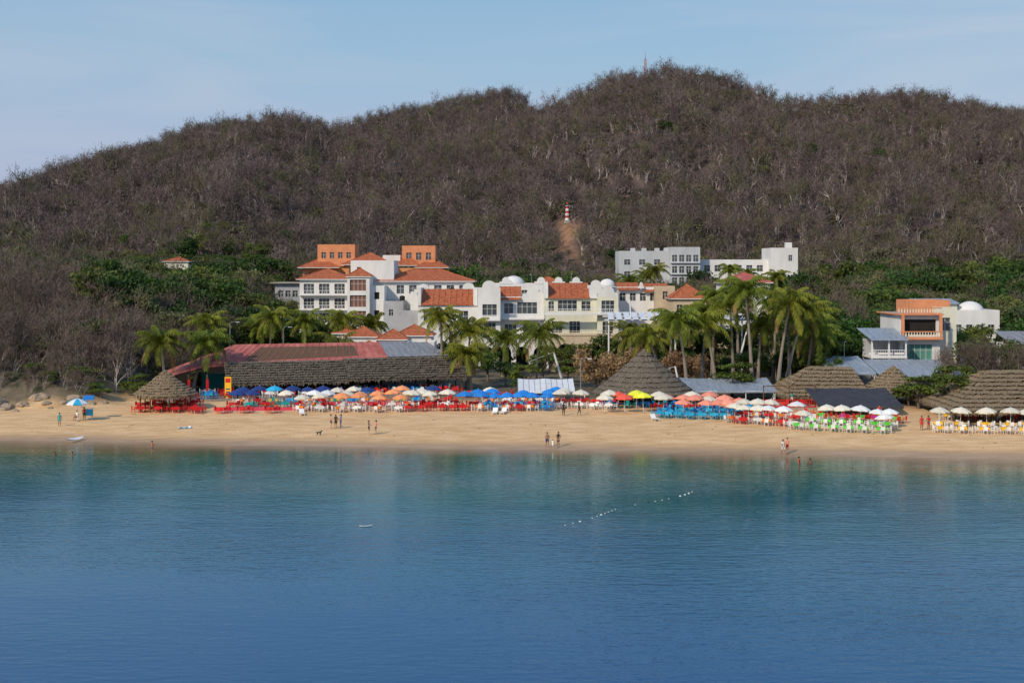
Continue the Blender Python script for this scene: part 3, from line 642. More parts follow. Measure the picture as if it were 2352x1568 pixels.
# ------------------------------------------------------------------ thatch
def straw_edge(mb,p0,p1,k,rng,n,l=.5):
    for i in range(n):
        t=rng.random(); c_=Vector(p0).lerp(Vector(p1),t); w=.1+.08*rng.random(); d=(Vector(p1)-Vector(p0)).normalized()
        e_=c_+Vector((rng.normal()*.06,rng.normal()*.06,-l*(.5+.7*rng.random())))
        mb.poly([c_-d*w,c_+d*w,e_],k)
def slope(mb,a,b_,c_,d,k,rng,nu=24,nv=8,amp=.07,thick=.28):
    # overlapping courses of palm thatch, each with a ragged lower edge of straw
    a,b_,c_,d=map(Vector,(a,b_,c_,d))
    nrm=(b_-a).cross(d-a if (d-a).length>.1 else c_-a).normalized()
    if nrm.z<0: nrm=-nrm
    mi=mb.mi(k)
    at=lambda u,v:(a.lerp(b_,u)).lerp(d.lerp(c_,u),v)
    for j in range(nv):
        lo=[];hi=[]
        for i in range(nu+1):
            u=i/nu; lo.append(mb.P(at(u,j/nv-(.012 if j else 0))+nrm*(.13+amp*.8*rng.normal()))); hi.append(mb.P(at(u,(j+1)/nv)+nrm*(amp*.4*rng.normal()-.02)))
        for i in range(nu): mb.f.append([lo[i],lo[i+1],hi[i+1],hi[i]]); mb.m.append(mi)
        wdt=(at(1,j/nv)-at(0,j/nv)); n_=int(wdt.length*5); dn=(at(.5,0)-at(.5,1)).normalized(); dd=wdt.normalized() if wdt.length>.01 else Vector((1,0,0))
        for q in range(n_):
            p=at(rng.random(),j/nv)+nrm*(.13+.06*rng.random()); w_=.07+.07*rng.random()
            mb.poly([p-dd*w_+nrm*.02,p+dd*w_,p+dn*(.2+.3*rng.random())+nrm*(.02+.07*rng.random())+dd*rng.normal()*.06],k)
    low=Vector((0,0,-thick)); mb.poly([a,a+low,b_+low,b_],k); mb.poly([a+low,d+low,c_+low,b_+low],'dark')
    straw_edge(mb,a+low*.6,b_+low*.6,k,rng,int((b_-a).length*6),.45)
def cone_thatch(name,x,y,r,ze,za,k,seed,posts=8,n=40,m=9,sx=1,sy=1,zg=None):
    rng=np.random.default_rng(seed); mb=MB(); z0=Hs(x,y) if zg is None else zg
    mi=mb.mi(k)
    def ring(t,o):
        rr=r*(1-t)**.92+.12+o; zz=ze+(za-ze)*t-.12*math.sin(math.pi*t)*(za-ze)*.4+o*.5
        return [mb.P((sx*(rr+.07*rng.normal())*math.cos(6.2832*q/n),sy*(rr+.07*rng.normal())*math.sin(6.2832*q/n),zz-z0+.04*rng.normal())) for q in range(n)]
    for j in range(m):
        A_=ring(j/m,.10); B_=ring((j+1)/m,-.03)
        for q in range(n): mb.f.append([A_[q],A_[(q+1)%n],B_[(q+1)%n],B_[q]]); mb.m.append(mi)
        t=j/m; rr=r*(1-t)**.92+.2; zz=ze+(za-ze)*t-.12*math.sin(math.pi*t)*(za-ze)*.4+.08-z0
        for q in range(int(rr*22)):
            an=rng.random()*6.2832; tn=Vector((-math.sin(an),math.cos(an),0)); rd=Vector((math.cos(an),math.sin(an),0)); p=rd*rr+Vector((0,0,zz)); w_=.07+.06*rng.random()
            mb.poly([p-tn*w_,p+tn*w_,p+rd*(.12+.15*rng.random())+Vector((0,0,-.22-.2*rng.random()))],k)
    mb.dome((0,0,za-z0-.1),.3,k,8,3)
    pr=None
    for q in range(n+1):
        a=6.2832*q/n; p=(sx*r*math.cos(a),sy*r*math.sin(a),ze-z0)
        if pr: straw_edge(mb,pr,p,k,rng,9,.55)
        pr=p
    for q in range(posts):
        a=6.2832*(q+.5)/posts; mb.tube([(sx*r*.8*math.cos(a),sy*r*.8*math.sin(a),-.2),(sx*r*.8*math.cos(a),sy*r*.8*math.sin(a),ze-z0+.45)],[.1,.09],'wood',6)
    mb.tube([(0,0,-.2),(0,0,za-z0-.3)],[.14,.1],'wood',6)
    mb.obj(name,(x,y,z0))
cone_thatch('thatched_palapa',-46.3,190,4.1,3.5,6.5,'thatch2',1)
cone_thatch('thatched_palapa',18.3,197,7.0,3.1,8.9,'thatch',2,12)
# long restaurant
rng=np.random.default_rng(5); mb=MB(); 
slope(mb,(0,0,3.5),(17.5,0,3.6),(17.6,5,6.35),(-.2,5,6.3),'thatch',rng,44,9)
slope(mb,(17.3,-.3,3.85),(35.6,.2,3.9),(33.2,5.2,6.6),(17.3,5,6.55),'thatch',rng,44,9)
def sheet(a,b_,c_,d,k):
    mb.poly([a,b_,c_,d],k); mb.poly([(p[0],p[1],p[2]-.1) for p in (d,c_,b_,a)],'wood')
    A,B,C,D=map(Vector,(a,b_,c_,d)); n=int((B-A).length/1.1)
    for i in range(n+1):
        u=i/max(n,1); mb.tube([A.lerp(B,u)+Vector((0,0,.03)),D.lerp(C,u)+Vector((0,0,.03))],[.035,.035],k,3)
sheet((-3.0,4.2,5.6),(24,5.1,6.6),(24,13,8.5),(2,13,8.4),'redroof')
sheet((-8.2,2,4.5),(-3.02,4.2,5.6),(2,13,8.4),(-8.2,13,4.6),'redroof')
sheet((24.02,5.1,6.65),(33.5,5.4,6.7),(31.5,12.5,8.4),(24.02,13,8.55),'greyroof')
sheet((2,13.02,8.4),(31.5,13.02,8.4),(34,20,5.2),(2,20,5.2),'redroof')
F_=1.62
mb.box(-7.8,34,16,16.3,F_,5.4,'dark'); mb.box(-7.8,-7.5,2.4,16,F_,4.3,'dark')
mb.box(-9,37,-3.5,18,-.2,F_,'paving')
for i in range(12): 
    x=.3+i*3.1; mb.tube([(x,.8,F_),(x,.8,4)],[.1,.1],'wood',6); mb.tube([(x,5,F_),(x,5,6.1)],[.1,.1],'wood',5)
for x in (-7.8,-5.2,-2.6): mb.tube([(x,2.6,F_),(x,2.6,4.7)],[.12,.12],'wood',6); mb.box(x-.2,x+.2,2.3,2.32,F_+.2,4.0,'c_red')
mb.box(8,22,12,12.4,F_,F_+1.2,'wood'); mb.box(-3,4,11,11.3,F_,F_+2.6,'c_teal'); mb.box(24,31,10,10.3,F_+.4,F_+2.4,'greyw')
LR=mb.obj('thatched_restaurant',(-40.5,202,.35),rad(15))
mb=MB(); mb.box(-.45,.45,-.05,.05,0,3.0,'c_yellow'); mb.box(-.5,-.45,-.06,.06,0,3.1,'wood'); mb.box(.45,.5,-.06,.06,0,3.1,'wood'); mb.box(-.35,.35,-.06,-.052,2.2,2.8,'c_red'); mb.box(-.3,.3,-.06,-.052,1.2,1.35,'c_navy'); mb.box(-.3,.3,-.06,-.052,.8,.95,'c_navy')
mb.obj('yellow_sign_board',(-40.0,200.3,1.97),rad(5))
# flat canopies
def canopy(name,x0,x1,y0,y1,zf,zb,k,posts='pole',ribs=True):
    mb=MB(); zg=Hs((x0+x1)/2,(y0+y1)/2); n=10
    for i in range(n):
        u0=x0+(x1-x0)*i/n; u1=x0+(x1-x0)*(i+1)/n
        sag=lambda i:.14*math.sin(math.pi*(i%5)/5)
        mb.poly([(u0,y0,zf-sag(i)),(u1,y0,zf-sag(i+1)),(u1,y1,zb-sag(i+1)),(u0,y1,zb-sag(i))],k)
        mb.poly([(u0,y0,zf-.3),(u1,y0,zf-.3),(u1,y0-.01,zf-sag(i+1)),(u0,y0-.01,zf-sag(i))],k)
        if ribs: mb.tube([(u0,y0+.05,zf-sag(i)+.02),(u0,y1-.05,zb-sag(i)+.02)],[.03,.03],'greyroof',3)
    for x in np.linspace(x0+.2,x1-.2,max(3,int((x1-x0)/3))):
        for y,z in ((y0+.2,zf),(y1-.2,zb)): mb.tube([(x,y,zg-.2),(x,y,z-.05)],[.06,.06],posts,6)
    mb.tube([(x0,y0+.2,zf-.12),(x1,y0+.2,zf-.12)],[.05,.05],posts,5)
    mb.obj(name)
canopy('white_awning',.8,8.6,194,201,3.5,4.7,'canvas'); canopy('white_awning',24,36.5,196,204,3.4,4.6,'blueroof')
canopy('dark_shade_canopy',38.8,49.6,180,189,2.75,4.4,'net','wood',False)
canopy('blue_grey_awning',46,52.5,205,216,5.2,7.0,'blueroof')
# right thatches
mb=MB(); rng=np.random.default_rng(8)
slope(mb,(36.5,191.5,3.0),(48.6,191.5,3.0),(47,197.5,6.6),(41.5,197.5,6.7),'thatch2',rng,30,8); slope(mb,(36.5,203,3.2),(36.5,191.5,3.0),(41.5,197.5,6.7),(41.5,197.5,6.7),'thatch2',rng,20,8)
slope(mb,(48.6,191.5,3.0),(48.6,203,3.0),(47,197.5,6.6),(47,197.5,6.6),'thatch2',rng,16,8)
for x in np.linspace(37.8,48,5): mb.tube([(x,192.2,1.2),(x,192.2,3.3)],[.1,.1],'wood',6); mb.tube([(x,200,1.2),(x,200,4)],[.1,.1],'wood',6)
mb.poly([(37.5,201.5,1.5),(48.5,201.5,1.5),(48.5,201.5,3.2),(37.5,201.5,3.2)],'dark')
mb.obj('thatched_pavilion')
cone_thatch('thatched_palapa',52.5,196,4.5,3.4,6.7,'thatch2',9,8)
mb=MB(); rng=np.random.default_rng(9)
slope(mb,(53.4,172,2.9),(78,172,2.9),(74,181,7.4),(60.5,181,7.3),'thatch2',rng,60,10); slope(mb,(53.4,190,3.0),(53.4,172,2.9),(60.5,181,7.3),(60.5,181,7.3),'thatch2',rng,30,10)
slope(mb,(78,172,2.9),(78,190,3),(74,181,7.4),(74,181,7.4),'thatch2',rng,20,8); slope(mb,(78,190,3),(53.4,190,3),(60.5,181,7.3),(74,181,7.4),'thatch2',rng,40,8)
for x in np.linspace(54.6,77,8): mb.tube([(x,173,.8),(x,173,3.3)],[.11,.1],'wood',6); mb.tube([(x,186,.8),(x,186,4)],[.11,.1],'wood',6)
mb.obj('thatched_pavilion')
# deck with balustrade
mb=MB(); mb.box(33,40,187,192,-.3,2.0,'concrete'); rail(mb,33,40,186.95,2.0,1.0,'c_red',.3); 
for x in (33.1,36.5,39.9): mb.tube([(x,187.2,2),(x,187.2,4.8)],[.07,.07],'wood',6)
mb.box(33,40,187,187.1,4.68,4.8,'wood'); mb.obj('raised_dining_deck')
# pink terrace walls
mb=MB(); mb.box(-39.5,-26,188.3,188.6,1.0,1.85,'pink'); mb.box(-39.5,-26,188.6,190,1.0,1.6,'paving'); mb.box(-39.4,-26.1,187.9,188.29,1.0,1.5,'pink'); mb.obj('pink_terrace_wall')
mb=MB(); mb.box(-25.9,-8.5,193.2,193.5,1.2,2.1,'pink'); mb.obj('pink_terrace_wall')
# right house
mb=MB()
block(mb,60.6,66.8,222,234,1.5,13.2,'white',[(61.1,65.6,5.9,8.4,'greenglass'),(61.0,66.2,9.9,12.3,'dark')],left=ops(1,11,6,3,1.2,1.6),par=0)
mb.box(60.2,66.9,220.6,221.99,9.2,9.5,'salmon'); 
def balus(x0,x1,y,z):
    mb.box(x0,x1,y-.12,y+.12,z+.85,z+1.0,'salmon'); mb.box(x0,x1,y-.12,y+.12,z,z+.12,'salmon')
    n=int((x1-x0)/.42)
    for i in range(n+1):
        x=x0+(x1-x0)*i/n; mb.tube([(x,y,z+.12),(x,y,z+.35),(x,y,z+.6),(x,y,z+.85)],[.06,.12,.07,.09],'white2',6)
balus(60.3,66.8,220.75,9.5); balus(60.2,66.8,221.2,13.2)
mb.box(60.0,67.1,220.9,234.2,13.0,13.19,'salmon')
for x in (60.5,66.4): mb.box(x,x+.4,220.65,221.1,9.5,13.0,'salmon')
block(mb,63.2,69.6,226,234,13.2,14.9,'salmon',[],par=.3)
block(mb,66.81,70,224,236,1.5,14,'white2',[(67.5,69,10.5,12.5)],par=.2)
mb.obj('salmon_balcony_house')
mb=MB()
shed(mb,54.8,60.5,217,226,9.4,10.8,'blueroof'); mb.box(55,60.4,219,219.2,7.0,7.3,'white'); 
for x in (55.1,57.7,60.3): mb.box(x-.12,x+.12,217.6,217.84,1.5,9.4,'white')
mb.box(55,60.4,223,223.2,1.5,9.3,'greyw'); rail(mb,55,60.4,217.7,6.8,1,'pole'); mb.box(54.9,60.45,217.5,223,6.5,6.79,'white')
shed(mb,53.5,61,206,217,4.6,6.4,'blueroof'); shed(mb,61.2,67,206,219,4.5,6.2,'blueroof')
for x in (54,57.5,61,66.5): mb.box(x-.1,x+.1,206.4,206.6,1.5,4.6,'white')
mb.box(54,66.5,212,212.2,1.5,4.8,'greyw'); mb.obj('metal_roof_restaurant')
mb=MB(); block(mb,75.5,84,245,256,2,12.2,'white',ops(76,83.5,9,4,1.1,1.6),par=.9); mb.dome((80.5,250,12.6),2.4,'white',20,7,.8); shed(mb,71,78,248,254,14.2,14.9,'blueroof')
mb.box(71.2,77.8,248.5,253.5,2,14.0,'white2'); mb.obj('domed_white_house')
mb=MB(); shed(mb,79,92,225,233,8.4,10,'greyroof'); mb.box(79.3,91.7,226,232.8,1.5,8.3,'white'); mb.obj('grey_roof_house')

# lighthouse, antenna
lx,ly=18.9,486; lz=Hs(lx,ly); mb=MB()
mb.box(-1.3,1.3,-1.3,1.3,-.8,.5,'concrete')
for i in range(6):
    r0=.95-.06*i; mb.tube([(0,0,.5+i*.95),(0,0,.5+(i+1)*.95)],[r0,r0-.06],'redpl' if i%2 else 'white',14)
mb.tube([(0,0,6.2),(0,0,6.35)],[.95,.95],'white',14); mb.tube([(0,0,6.35),(0,0,7.1)],[.42,.42],'glass',10); mb.dome((0,0,7.1),.5,'redpl',10,4)
mb.obj('striped_lighthouse',(lx,ly,lz),0,.85)
ax_,ay_=65.5,699; az_=Hs(ax_,ay_); mb=MB()
for sx_,sy_ in ((-1,-1),(1,-1),(0,1)): mb.tube([(sx_*1.1,sy_*1.1,0),(sx_*.35,sy_*.35,13)],[.2,.16],'greyw',4)
for i in range(8):
    z=i*1.6; s_=1.1-.75*z/13; mb.tube([(-s_,-s_,z),(s_,-s_,z+1.5)],[.11,.11],'redpl',3); mb.tube([(s_,-s_,z),(0,s_,z+1.5)],[.11,.11],'greyw',3)
mb.tube([(0,0,12),(0,0,16)],[.2,.12],'greyw',4); mb.box(-.7,.7,-.5,-.3,10.5,12,'greyw'); mb.obj('radio_mast',(ax_,ay_,az_))
def lamp(x,y,h):
    mb=MB(); mb.tube([(0,0,0),(0,0,h)],[.09,.06],'greyroof',6); mb.tube([(0,0,h),(.6,0,h+.25),(1.2,0,h+.2)],[.05,.04,.04],'greyroof',5); mb.box(1.0,1.6,-.12,.12,h+.1,h+.22,'white'); mb.obj('street_lamp',(x,y,Hs(x,y)),random.random()*3)
for x,y,h in ((-46,232,9),(-37,230,8.5),(-39.5,246,9),(12.5,300,14),(4.5,330,12),(-12,215,5.5),(10,207,5),(50,214,7)): lamp(x,y,h)

# ------------------------------------------------------------------ rocks
def rock(x,y,s_,seed):
    rng=np.random.default_rng(seed); mb=MB(); mb.dome((0,0,0),1,'rock',14,6,.8,True)
    V=np.array(mb.v); n_=1+.45*(vn(V[:,0]*1.7+seed,V[:,1]*1.7+V[:,2]*1.3)-.5)*2+.2*(vn(V[:,0]*4+seed,V[:,2]*4)-.5); V=V*n_[:,None]*s_*np.array([1.2,1,.8]); mb.v=list(map(tuple,V))
    mb.obj('beach_rock',(x,y,Hs(x,y)-.15*s_),seed)
for i,(x,y,s_) in enumerate([(-68.5,190.5,1.5),(-66,192,.8),(-70.5,192,2.),(-63,192.5,.6),(-59.5,193,.7),(-61,193,.5),(-57,193.5,.45),(-73,189,1.6),(-66,189,.5),(-64.5,194,.9),(-60,195,.8),(-56,195,.5),(-75,191,1.8),(-62,191,.35),(-58,191.5,.3)]): rock(x,y,s_,i+1)

# ------------------------------------------------------------------ furniture
def chair_geo(mb,x,y,r_,k):
    S_=mb.M.copy(); mb.M=S_@Matrix.Translation((x,y,0))@Matrix.Rotation(r_,4,'Z')
    mb.box(-.23,.23,-.22,.22,.42,.46,k); mb.box(-.23,.23,.2,.25,.46,.9,k)
    for a in (-.2,.2):
        for b_ in (-.19,.2): mb.tube([(a*1.12,b_*1.12,0),(a,b_,.43)],[.022,.028],k,4)
        mb.box(a-.03,a+.03,-.2,.2,.64,.67,k); mb.box(a-.02,a+.02,-.2,-.16,.46,.64,k)
    mb.M=S_
TS={}
def table_set(tk,ck,nch=4):
    key=(tk,ck)
    if key in TS: return TS[key]
    mb=MB(); k='c_'+tk; a=.5;b_=.58; z0=.42
    mb.box(-a,a,-a,a,.72,.75,k)
    T=[(-a,-a,.73),(a,-a,.73),(a,a,.73),(-a,a,.73)]; B=[(-b_,-b_,z0),(b_,-b_,z0),(b_,b_,z0),(-b_,b_,z0)]
    for i in range(4):
        j=(i+1)%4; m_=tuple((B[i][q]+B[j][q])/2*(.9 if q<2 else 1)+(.12 if q==2 else 0) for q in range(3))
        mb.poly([T[i],B[i],m_,T[j]],k); mb.poly([m_,B[j],T[j]],k)
    for x in (-.4,.4):
        for y in (-.4,.4): mb.tube([(x,y,0),(x,y,.72)],[.025,.025],'c_white',4)
    for (x,y,r_) in ((0,-.85,math.pi),(.1,.85,0),(-.85,.05,math.pi/2),(.88,-.05,-math.pi/2)): chair_geo(mb,x,y,r_+.1,'c_'+ck)
    TS[key]=mb.mesh('dining_table_with_chairs'); return TS[key]
UM={}
def umb_mesh(k,k2=None,r=1.2):
    key=(k,k2,r)
    if key in UM: return UM[key]
    mb=MB(); n=8; ap=(0,0,2.50); 
    R=[(r*math.cos(6.2832*i/n),r*math.sin(6.2832*i/n),1.98) for i in range(n)]
    Md=[(r*.5*math.cos(6.2832*i/n),r*.5*math.sin(6.2832*i/n),2.32) for i in range(n)]
    for i in range(n):
        j=(i+1)%n; kk='c_'+(k2 if (k2 and i%2) else k); mid=tuple((R[i][q]+R[j][q])/2*(.94 if q<2 else 1)+(.03 if q==2 else 0) for q in range(3))
        mb.poly([Md[i],Md[j],ap],kk); mb.poly([R[i],mid,Md[j],Md[i]],kk); mb.poly([mid,R[j],Md[j]],kk)
        lo=lambda p:(p[0],p[1],p[2]-.14)
        mb.poly([R[i],lo(R[i]),lo(mid),mid],kk); mb.poly([mid,lo(mid),lo(R[j]),R[j]],kk)
        mb.tube([(0,0,1.75),mid],[.012,.012],'pole',3,False)
    mb.tube([(0,0,-.2),(0,0,2.57)],[.028,.025],'pole',6); mb.tube([(0,0,0),(0,0,.12)],[.22,.2],'concrete',8)
    UM[key]=mb.mesh('beach_umbrella'); return UM[key]
def umb(x,y,k,s_=1,k2=None):
    o=place(umb_mesh(k,k2),'beach_umbrella',(x,y,Hs(x,y)-.02),random.random()*3,s_*random.uniform(.90,1.03)); o.rotation_euler[0]=random.uniform(-.07,.07); o.rotation_euler[1]=random.uniform(-.07,.07)
def tab(x,y,t,c_,z=None): place(table_set(t,c_),'dining_table_with_chairs',(x,y,(Hs(x,y) if z is None else z)),random.uniform(-.4,.4))
def row(x0,y0,x1,y1,n,styles,ums,uoff=.2,jx=.3,up=1.):
    for i in range(n):
        t=i/max(n-1,1); x=x0+(x1-x0)*t+random.uniform(-jx,jx); y=y0+(y1-y0)*t+random.uniform(-.4,.4)
        if styles: s_=styles[i%len(styles)]; tab(x,y,*s_)
        if ums and random.random()<up: umb(x+uoff,y+.3,ums[min(int(t*len(ums)),len(ums)-1)])
R_,O_,B_,G_,Y_,W_=('red','red'),('orange','white'),('sky','blue'),('green','white'),('yellow','white'),('white','white')
row(-49,187.6,-42,187,4,[R_],None); row(-49.5,191,-43,191,4,[R_],None); row(-48,194.5,-43,194,3,[R_],None)
row(-41,186,-31.5,186,4,[R_],None)
row(-37.5,190.6,-26,190.6,6,[R_,('teal','teal')],['navy','navy','cream','white'],.2,.3,.7)
row(-37,194.5,-9,195.5,14,[O_,R_,('yellow','teal'),B_],['navy','sky','navy','navy','cream','navy','umorange','navy','navy'],.2,.3,.55)
row(-28,186.5,-15,186.5,6,[O_,W_],['cream','cream','umorange','umorange','umorange'],.2,.3,.7)
row(-27,189.8,-9,189.8,9,[O_,R_,W_],['white','cream','umorange','umorange','cream','cream'],.2,.3,.65)
row(-13.5,186.6,-7.5,186.6,4,[R_],None); row(-14,191.5,-8,192,4,[R_],['cream'],.2,.3,.5)
row(-6.2,187,4.3,186.5,7,[R_,O_,B_,O_],['blue'],.2,.3,.75); row(-5,190.5,4.5,190.5,6,[R_,B_],['blue'],.5,.3,.75); row(-3,194,6,194.5,5,[O_,W_],['cream','blue'],0,.3,.3)
row(6.5,189,13,188,4,[W_],['cream'],.2,.3,.8); row(7,193,14,193,4,[R_],['cream'],.2,.3,.3)
umb(12,184,'cream');umb(14.6,184.2,'umred',1.05);umb(17,184,'brightyellow',1.05);umb(19.5,183,'cream',1.05);umb(14,188,'umred');umb(16.5,188.5,'brightyellow')
row(13,190,22,189,5,[B_,('teal','teal')],None)
row(18.5,180,26.5,178,7,[('sky','sky')],['cream','peach','peach','peach'],.6,.3,.35); row(20,183.5,29,181.5,6,[B_,('sky','sky')],['peach','peach','cream','peach'],0,.3,.8); row(19,187,31,186,6,[R_,B_],['cream','peach'],0,.3,.3)
row(27,175.5,34,171.5,6,[O_,R_,W_],['cream','white'],.2,.3,.6); row(29,179.5,37,175.5,6,[R_,O_],['cream','white'],.2,.3,.65); row(30,183,37,180,4,[R_],None)
row(34.5,170,43,166,6,[G_],['cream','white'],.6,.3,.4); row(36.5,173.6,45,169.5,6,[G_],['cream','white'],.2,.3,.8); row(39,177.5,47,174,5,[('green','red'),('magenta','red')],None)
row(50.3,166.5,62,164.5,6,[Y_],None); row(51,170,64,168.5,6,[Y_],['cream']); row(54,176,72,176,8,[Y_,('white','red')],None)
row(34,189.5,39,189.8,3,[R_],None)
# tables inside long restaurant (on its terrace)
Rm=Matrix.Translation((-40.5,202,1.97))@Matrix.Rotation(rad(15),4,'Z')
for i in range(15):
    for j,yy in enumerate((-1.8,1.6,4.8)):
        p=Rm@Vector((-5+i*2.7+random.uniform(-.3,.3),yy,0)); st=random.choice([R_,R_,('teal','blue'),('yellow','red'),W_,B_]); tab(p.x,p.y,*st,z=p.z)
for p in [(-4,200),(-2,203),(-6.5,203),(0,200)]: tab(p[0],p[1],'red','red')

# ------------------------------------------------------------------ people
def figure(pose):
    off=Vector((0,0,0)); J=[];E=[];Rd=[];Lb=[]
    def a(p,r,l,par=None):
        J.append(Vector(p)); Rd.append(r); Lb.append(l)
        if par is not None: E.append((par,len(J)-1))
        return len(J)-1
    dz=-.45 if pose=='sit' else 0
    pel=a((0,0,.95+dz),(.15,.11),'bot'); wa=a((0,0,1.1+dz),(.13,.095),'top',pel); ch=a((0,.01,1.28+dz),(.155,.11),'top',wa); uc=a((0,.01,1.41+dz),(.12,.085),'top',ch)
    nk=a((0,0,1.49+dz),(.055,.055),'skin',uc); hb=a((0,-.015,1.555+dz),(.068,.078),'skin',nk); hm=a((0,-.01,1.63+dz),(.078,.095),'skin',hb); a((0,.005,1.705+dz),(.055,.07),'hair',hm)
    for s_ in (-1,1):
        sh=a((s_*.175,.01,1.40+dz),(.06,.06),'top',uc)
        if pose=='stand': el,wr=(s_*.23,.03,1.12),(s_*.24,-.04,.87)
        elif pose=='walk': el,wr=(s_*.23,.10*s_,1.13),(s_*.24,.14*s_-.06,.90)
        elif pose=='bent': el,wr=(s_*.24,.03,1.12),(s_*.14,-.22,1.16)
        elif pose=='hip': el,wr=(s_*.32,.08,1.14),(s_*.19,-.02,.98)
        else: el,wr=(s_*.23,-.02,1.12+dz),(s_*.16,-.26,1.08+dz)
        e=a(el,(.042,.042),'skin',sh); w=a(wr,(.027,.024),'skin',e); d=(Vector(wr)-Vector(el)).normalized()
        pm=a(Vector(wr)+d*.07,(.036,.018),'skin',w); sd=d.cross(Vector((s_,0,0))); sd=sd.normalized() if sd.length>.1 else Vector((0,1,0))
        for q,(o_,l_) in enumerate(((-.03,.06),(-.01,.075),(.01,.07),(.03,.055))):
            f1=a(Vector(wr)+d*(.10)+sd*o_,(.010,.010),'skin',pm); a(Vector(wr)+d*(.10+l_)+sd*o_+Vector((-s_*.02,0,0)),(.008,.008),'skin',f1)
        t1=a(Vector(wr)+d*.05-sd*.045,(.011,.011),'skin',w); a(Vector(wr)+d*.095-sd*.06,(.009,.009),'skin',t1)
        hp=a((s_*.085,0,.88+dz),(.095,.10),'bot',pel)
        if pose=='walk': kn,an=(s_*.1,-.12*s_-.06,.50),(s_*.1,-.24*s_+.02,.10)
        elif pose=='sit': kn,an=(s_*.13,-.42,.50),(s_*.13,-.44,.10)
        else: kn,an=(s_*.10,-.02,.49),(s_*.11,.02,.09)
        mid=Vector((s_*.085,0,.88+dz)).lerp(Vector(kn),.5)
        th=a(mid,(.078,.082),'bot',hp); k_=a(kn,(.055,.058),'leg',th); cf=a(Vector(kn).lerp(Vector(an),.35)+Vector((0,.02,0)),(.05,.055),'leg',k_); n_=a(an,(.034,.036),'leg',cf)
        a(Vector(an)+Vector((s_*.02,-.14,-.055)),(.038,.026),'skin',n_)
    me=bpy.data.meshes.new('fig'); me.from_pydata([tuple(j) for j in J],E,[]); ob=bpy.data.objects.new('fig',me); scene.collection.objects.link(ob)
    md=ob.modifiers.new('s','SKIN'); md.use_smooth_shade=True
    sv=me.skin_vertices[0].data
    for i,r_ in enumerate(Rd): sv[i].radius=r_
    sv[0].use_root=True
    ss=ob.modifiers.new('ss','SUBSURF'); ss.levels=1; ss.render_levels=1
    dg=bpy.context.evaluated_depsgraph_get(); m2=bpy.data.meshes.new_from_object(ob.evaluated_get(dg)); bpy.data.objects.remove(ob)
    SP=[];SL=[]
    for (i,j) in E:
        for t in (0,.25,.5,.75,1): SP.append(tuple(J[i].lerp(J[j],t))); SL.append(Lb[j] if (t>.45 or Lb[i]==Lb[j]) else Lb[i])
    SP=np.array(SP); L_=['skin','top','bot','hair','leg']
    nv=len(m2.vertices); V=np.empty(nv*3); m2.vertices.foreach_get('co',V); V=V.reshape(-1,3)
    F=[list(p.vertices) for p in m2.polygons]; mi=[]
    for f in F:
        c_=V[f].mean(0); mi.append(L_.index(SL[int(((SP-c_)**2).sum(1).argmin())]))
    mb=MB(); mb.mats=['skin','top','bot','hair','leg']; mb.v=list(map(tuple,V)); mb.f=F; mb.m=mi
    z=1.63+dz
    mb.dome((0,.02,z+.02),.102,'hair',12,5,.95); mb.tube([(0,.06,z+.06),(0,.085,z-.02),(0,.07,z-.12)],[.07,.075,.03],'hair',8)
    mb.tube([(0,-.09,z+.01),(0,-.122,z-.022)],[.008,.015],'skin',5)
    for s_ in (-1,1): mb.dome((s_*.032,-.088,z+.012),.011,'hair',6,3,1,True); mb.dome((s_*.082,.0,z-.01),.02,'skin',6,3,1.4,True)
    mb.tube([(-.022,-.094,z-.052),(.022,-.094,z-.052)],[.006,.006],'lip',4)
    return mb
FIG={p:figure(p) for p in ('stand','walk','bent','hip','sit')}
lipm=mat('lips',(.3,.08,.07),.5)
def person(x,y,face,pose,top,bot,skin=0,leg='skin',sc=1,z=None,hair='hair'):
    f=FIG[pose]; me=bpy.data.meshes.new('person'); me.from_pydata(f.v,[],f.f)
    g=lambda k:SK[skin] if k=='skin' else (M['c_'+k] if 'c_'+k in M else M[k])
    for k in f.mats:
        me.materials.append({'skin':SK[skin],'top':g(top),'bot':g(bot),'hair':M[hair],'leg':g(leg),'lip':lipm}[k])
    me.polygons.foreach_set('material_index',f.m); me.polygons.foreach_set('use_smooth',[True]*len(f.f)); me.update()
    place(me,'person',(x,y,(max(Hs(x,y),-.6) if z is None else z)),rad(face),sc)
person(-56,176,20,'stand','teal','teal',0)
person(-54.2,180.2,10,'stand','red','black',2); person(-55.2,180.5,-30,'sit','white','navy',0)
person(-22,173,120,'hip','skin','black',1); person(-21.4,172.6,-150,'stand','black','black',0); person(-20.8,172.8,-90,'bent','blue','navy',0,'navy')
person(-16.9,168,100,'bent','black','black',1); person(-16.1,168.2,-80,'stand','peach','black',0)
person(3.95,159.6,10,'walk','skin','navy',0); person(4.55,158.8,-20,'walk','white','white',1,'skin',.62); person(5.2,159.8,-40,'hip','black','black',0)
person(29.4,154.2,30,'walk','white','white',0); person(30.0,155,-30,'stand','peach','red',1)
person(29.7,147,60,'stand','red','navy',0,z=-1.0); person(30.7,146.6,-60,'bent','skin','navy',2,z=-1.1)
person(-40.7,160.8,0,'stand','skin','navy',0,z=-1.0); person(-49.5,154,40,'stand','skin','black',2,z=-1.35); person(-47.6,154,0,'stand','skin','black',2,z=-1.35)
person(48.4,168,0,'stand','red','red',2,'skin'); person(49.3,168.3,20,'hip','red','red',2,'skin')
person(6.6,182,180,'walk','black','black',2,'black'); person(8.6,182.3,90,'walk','black','black',2,'black')
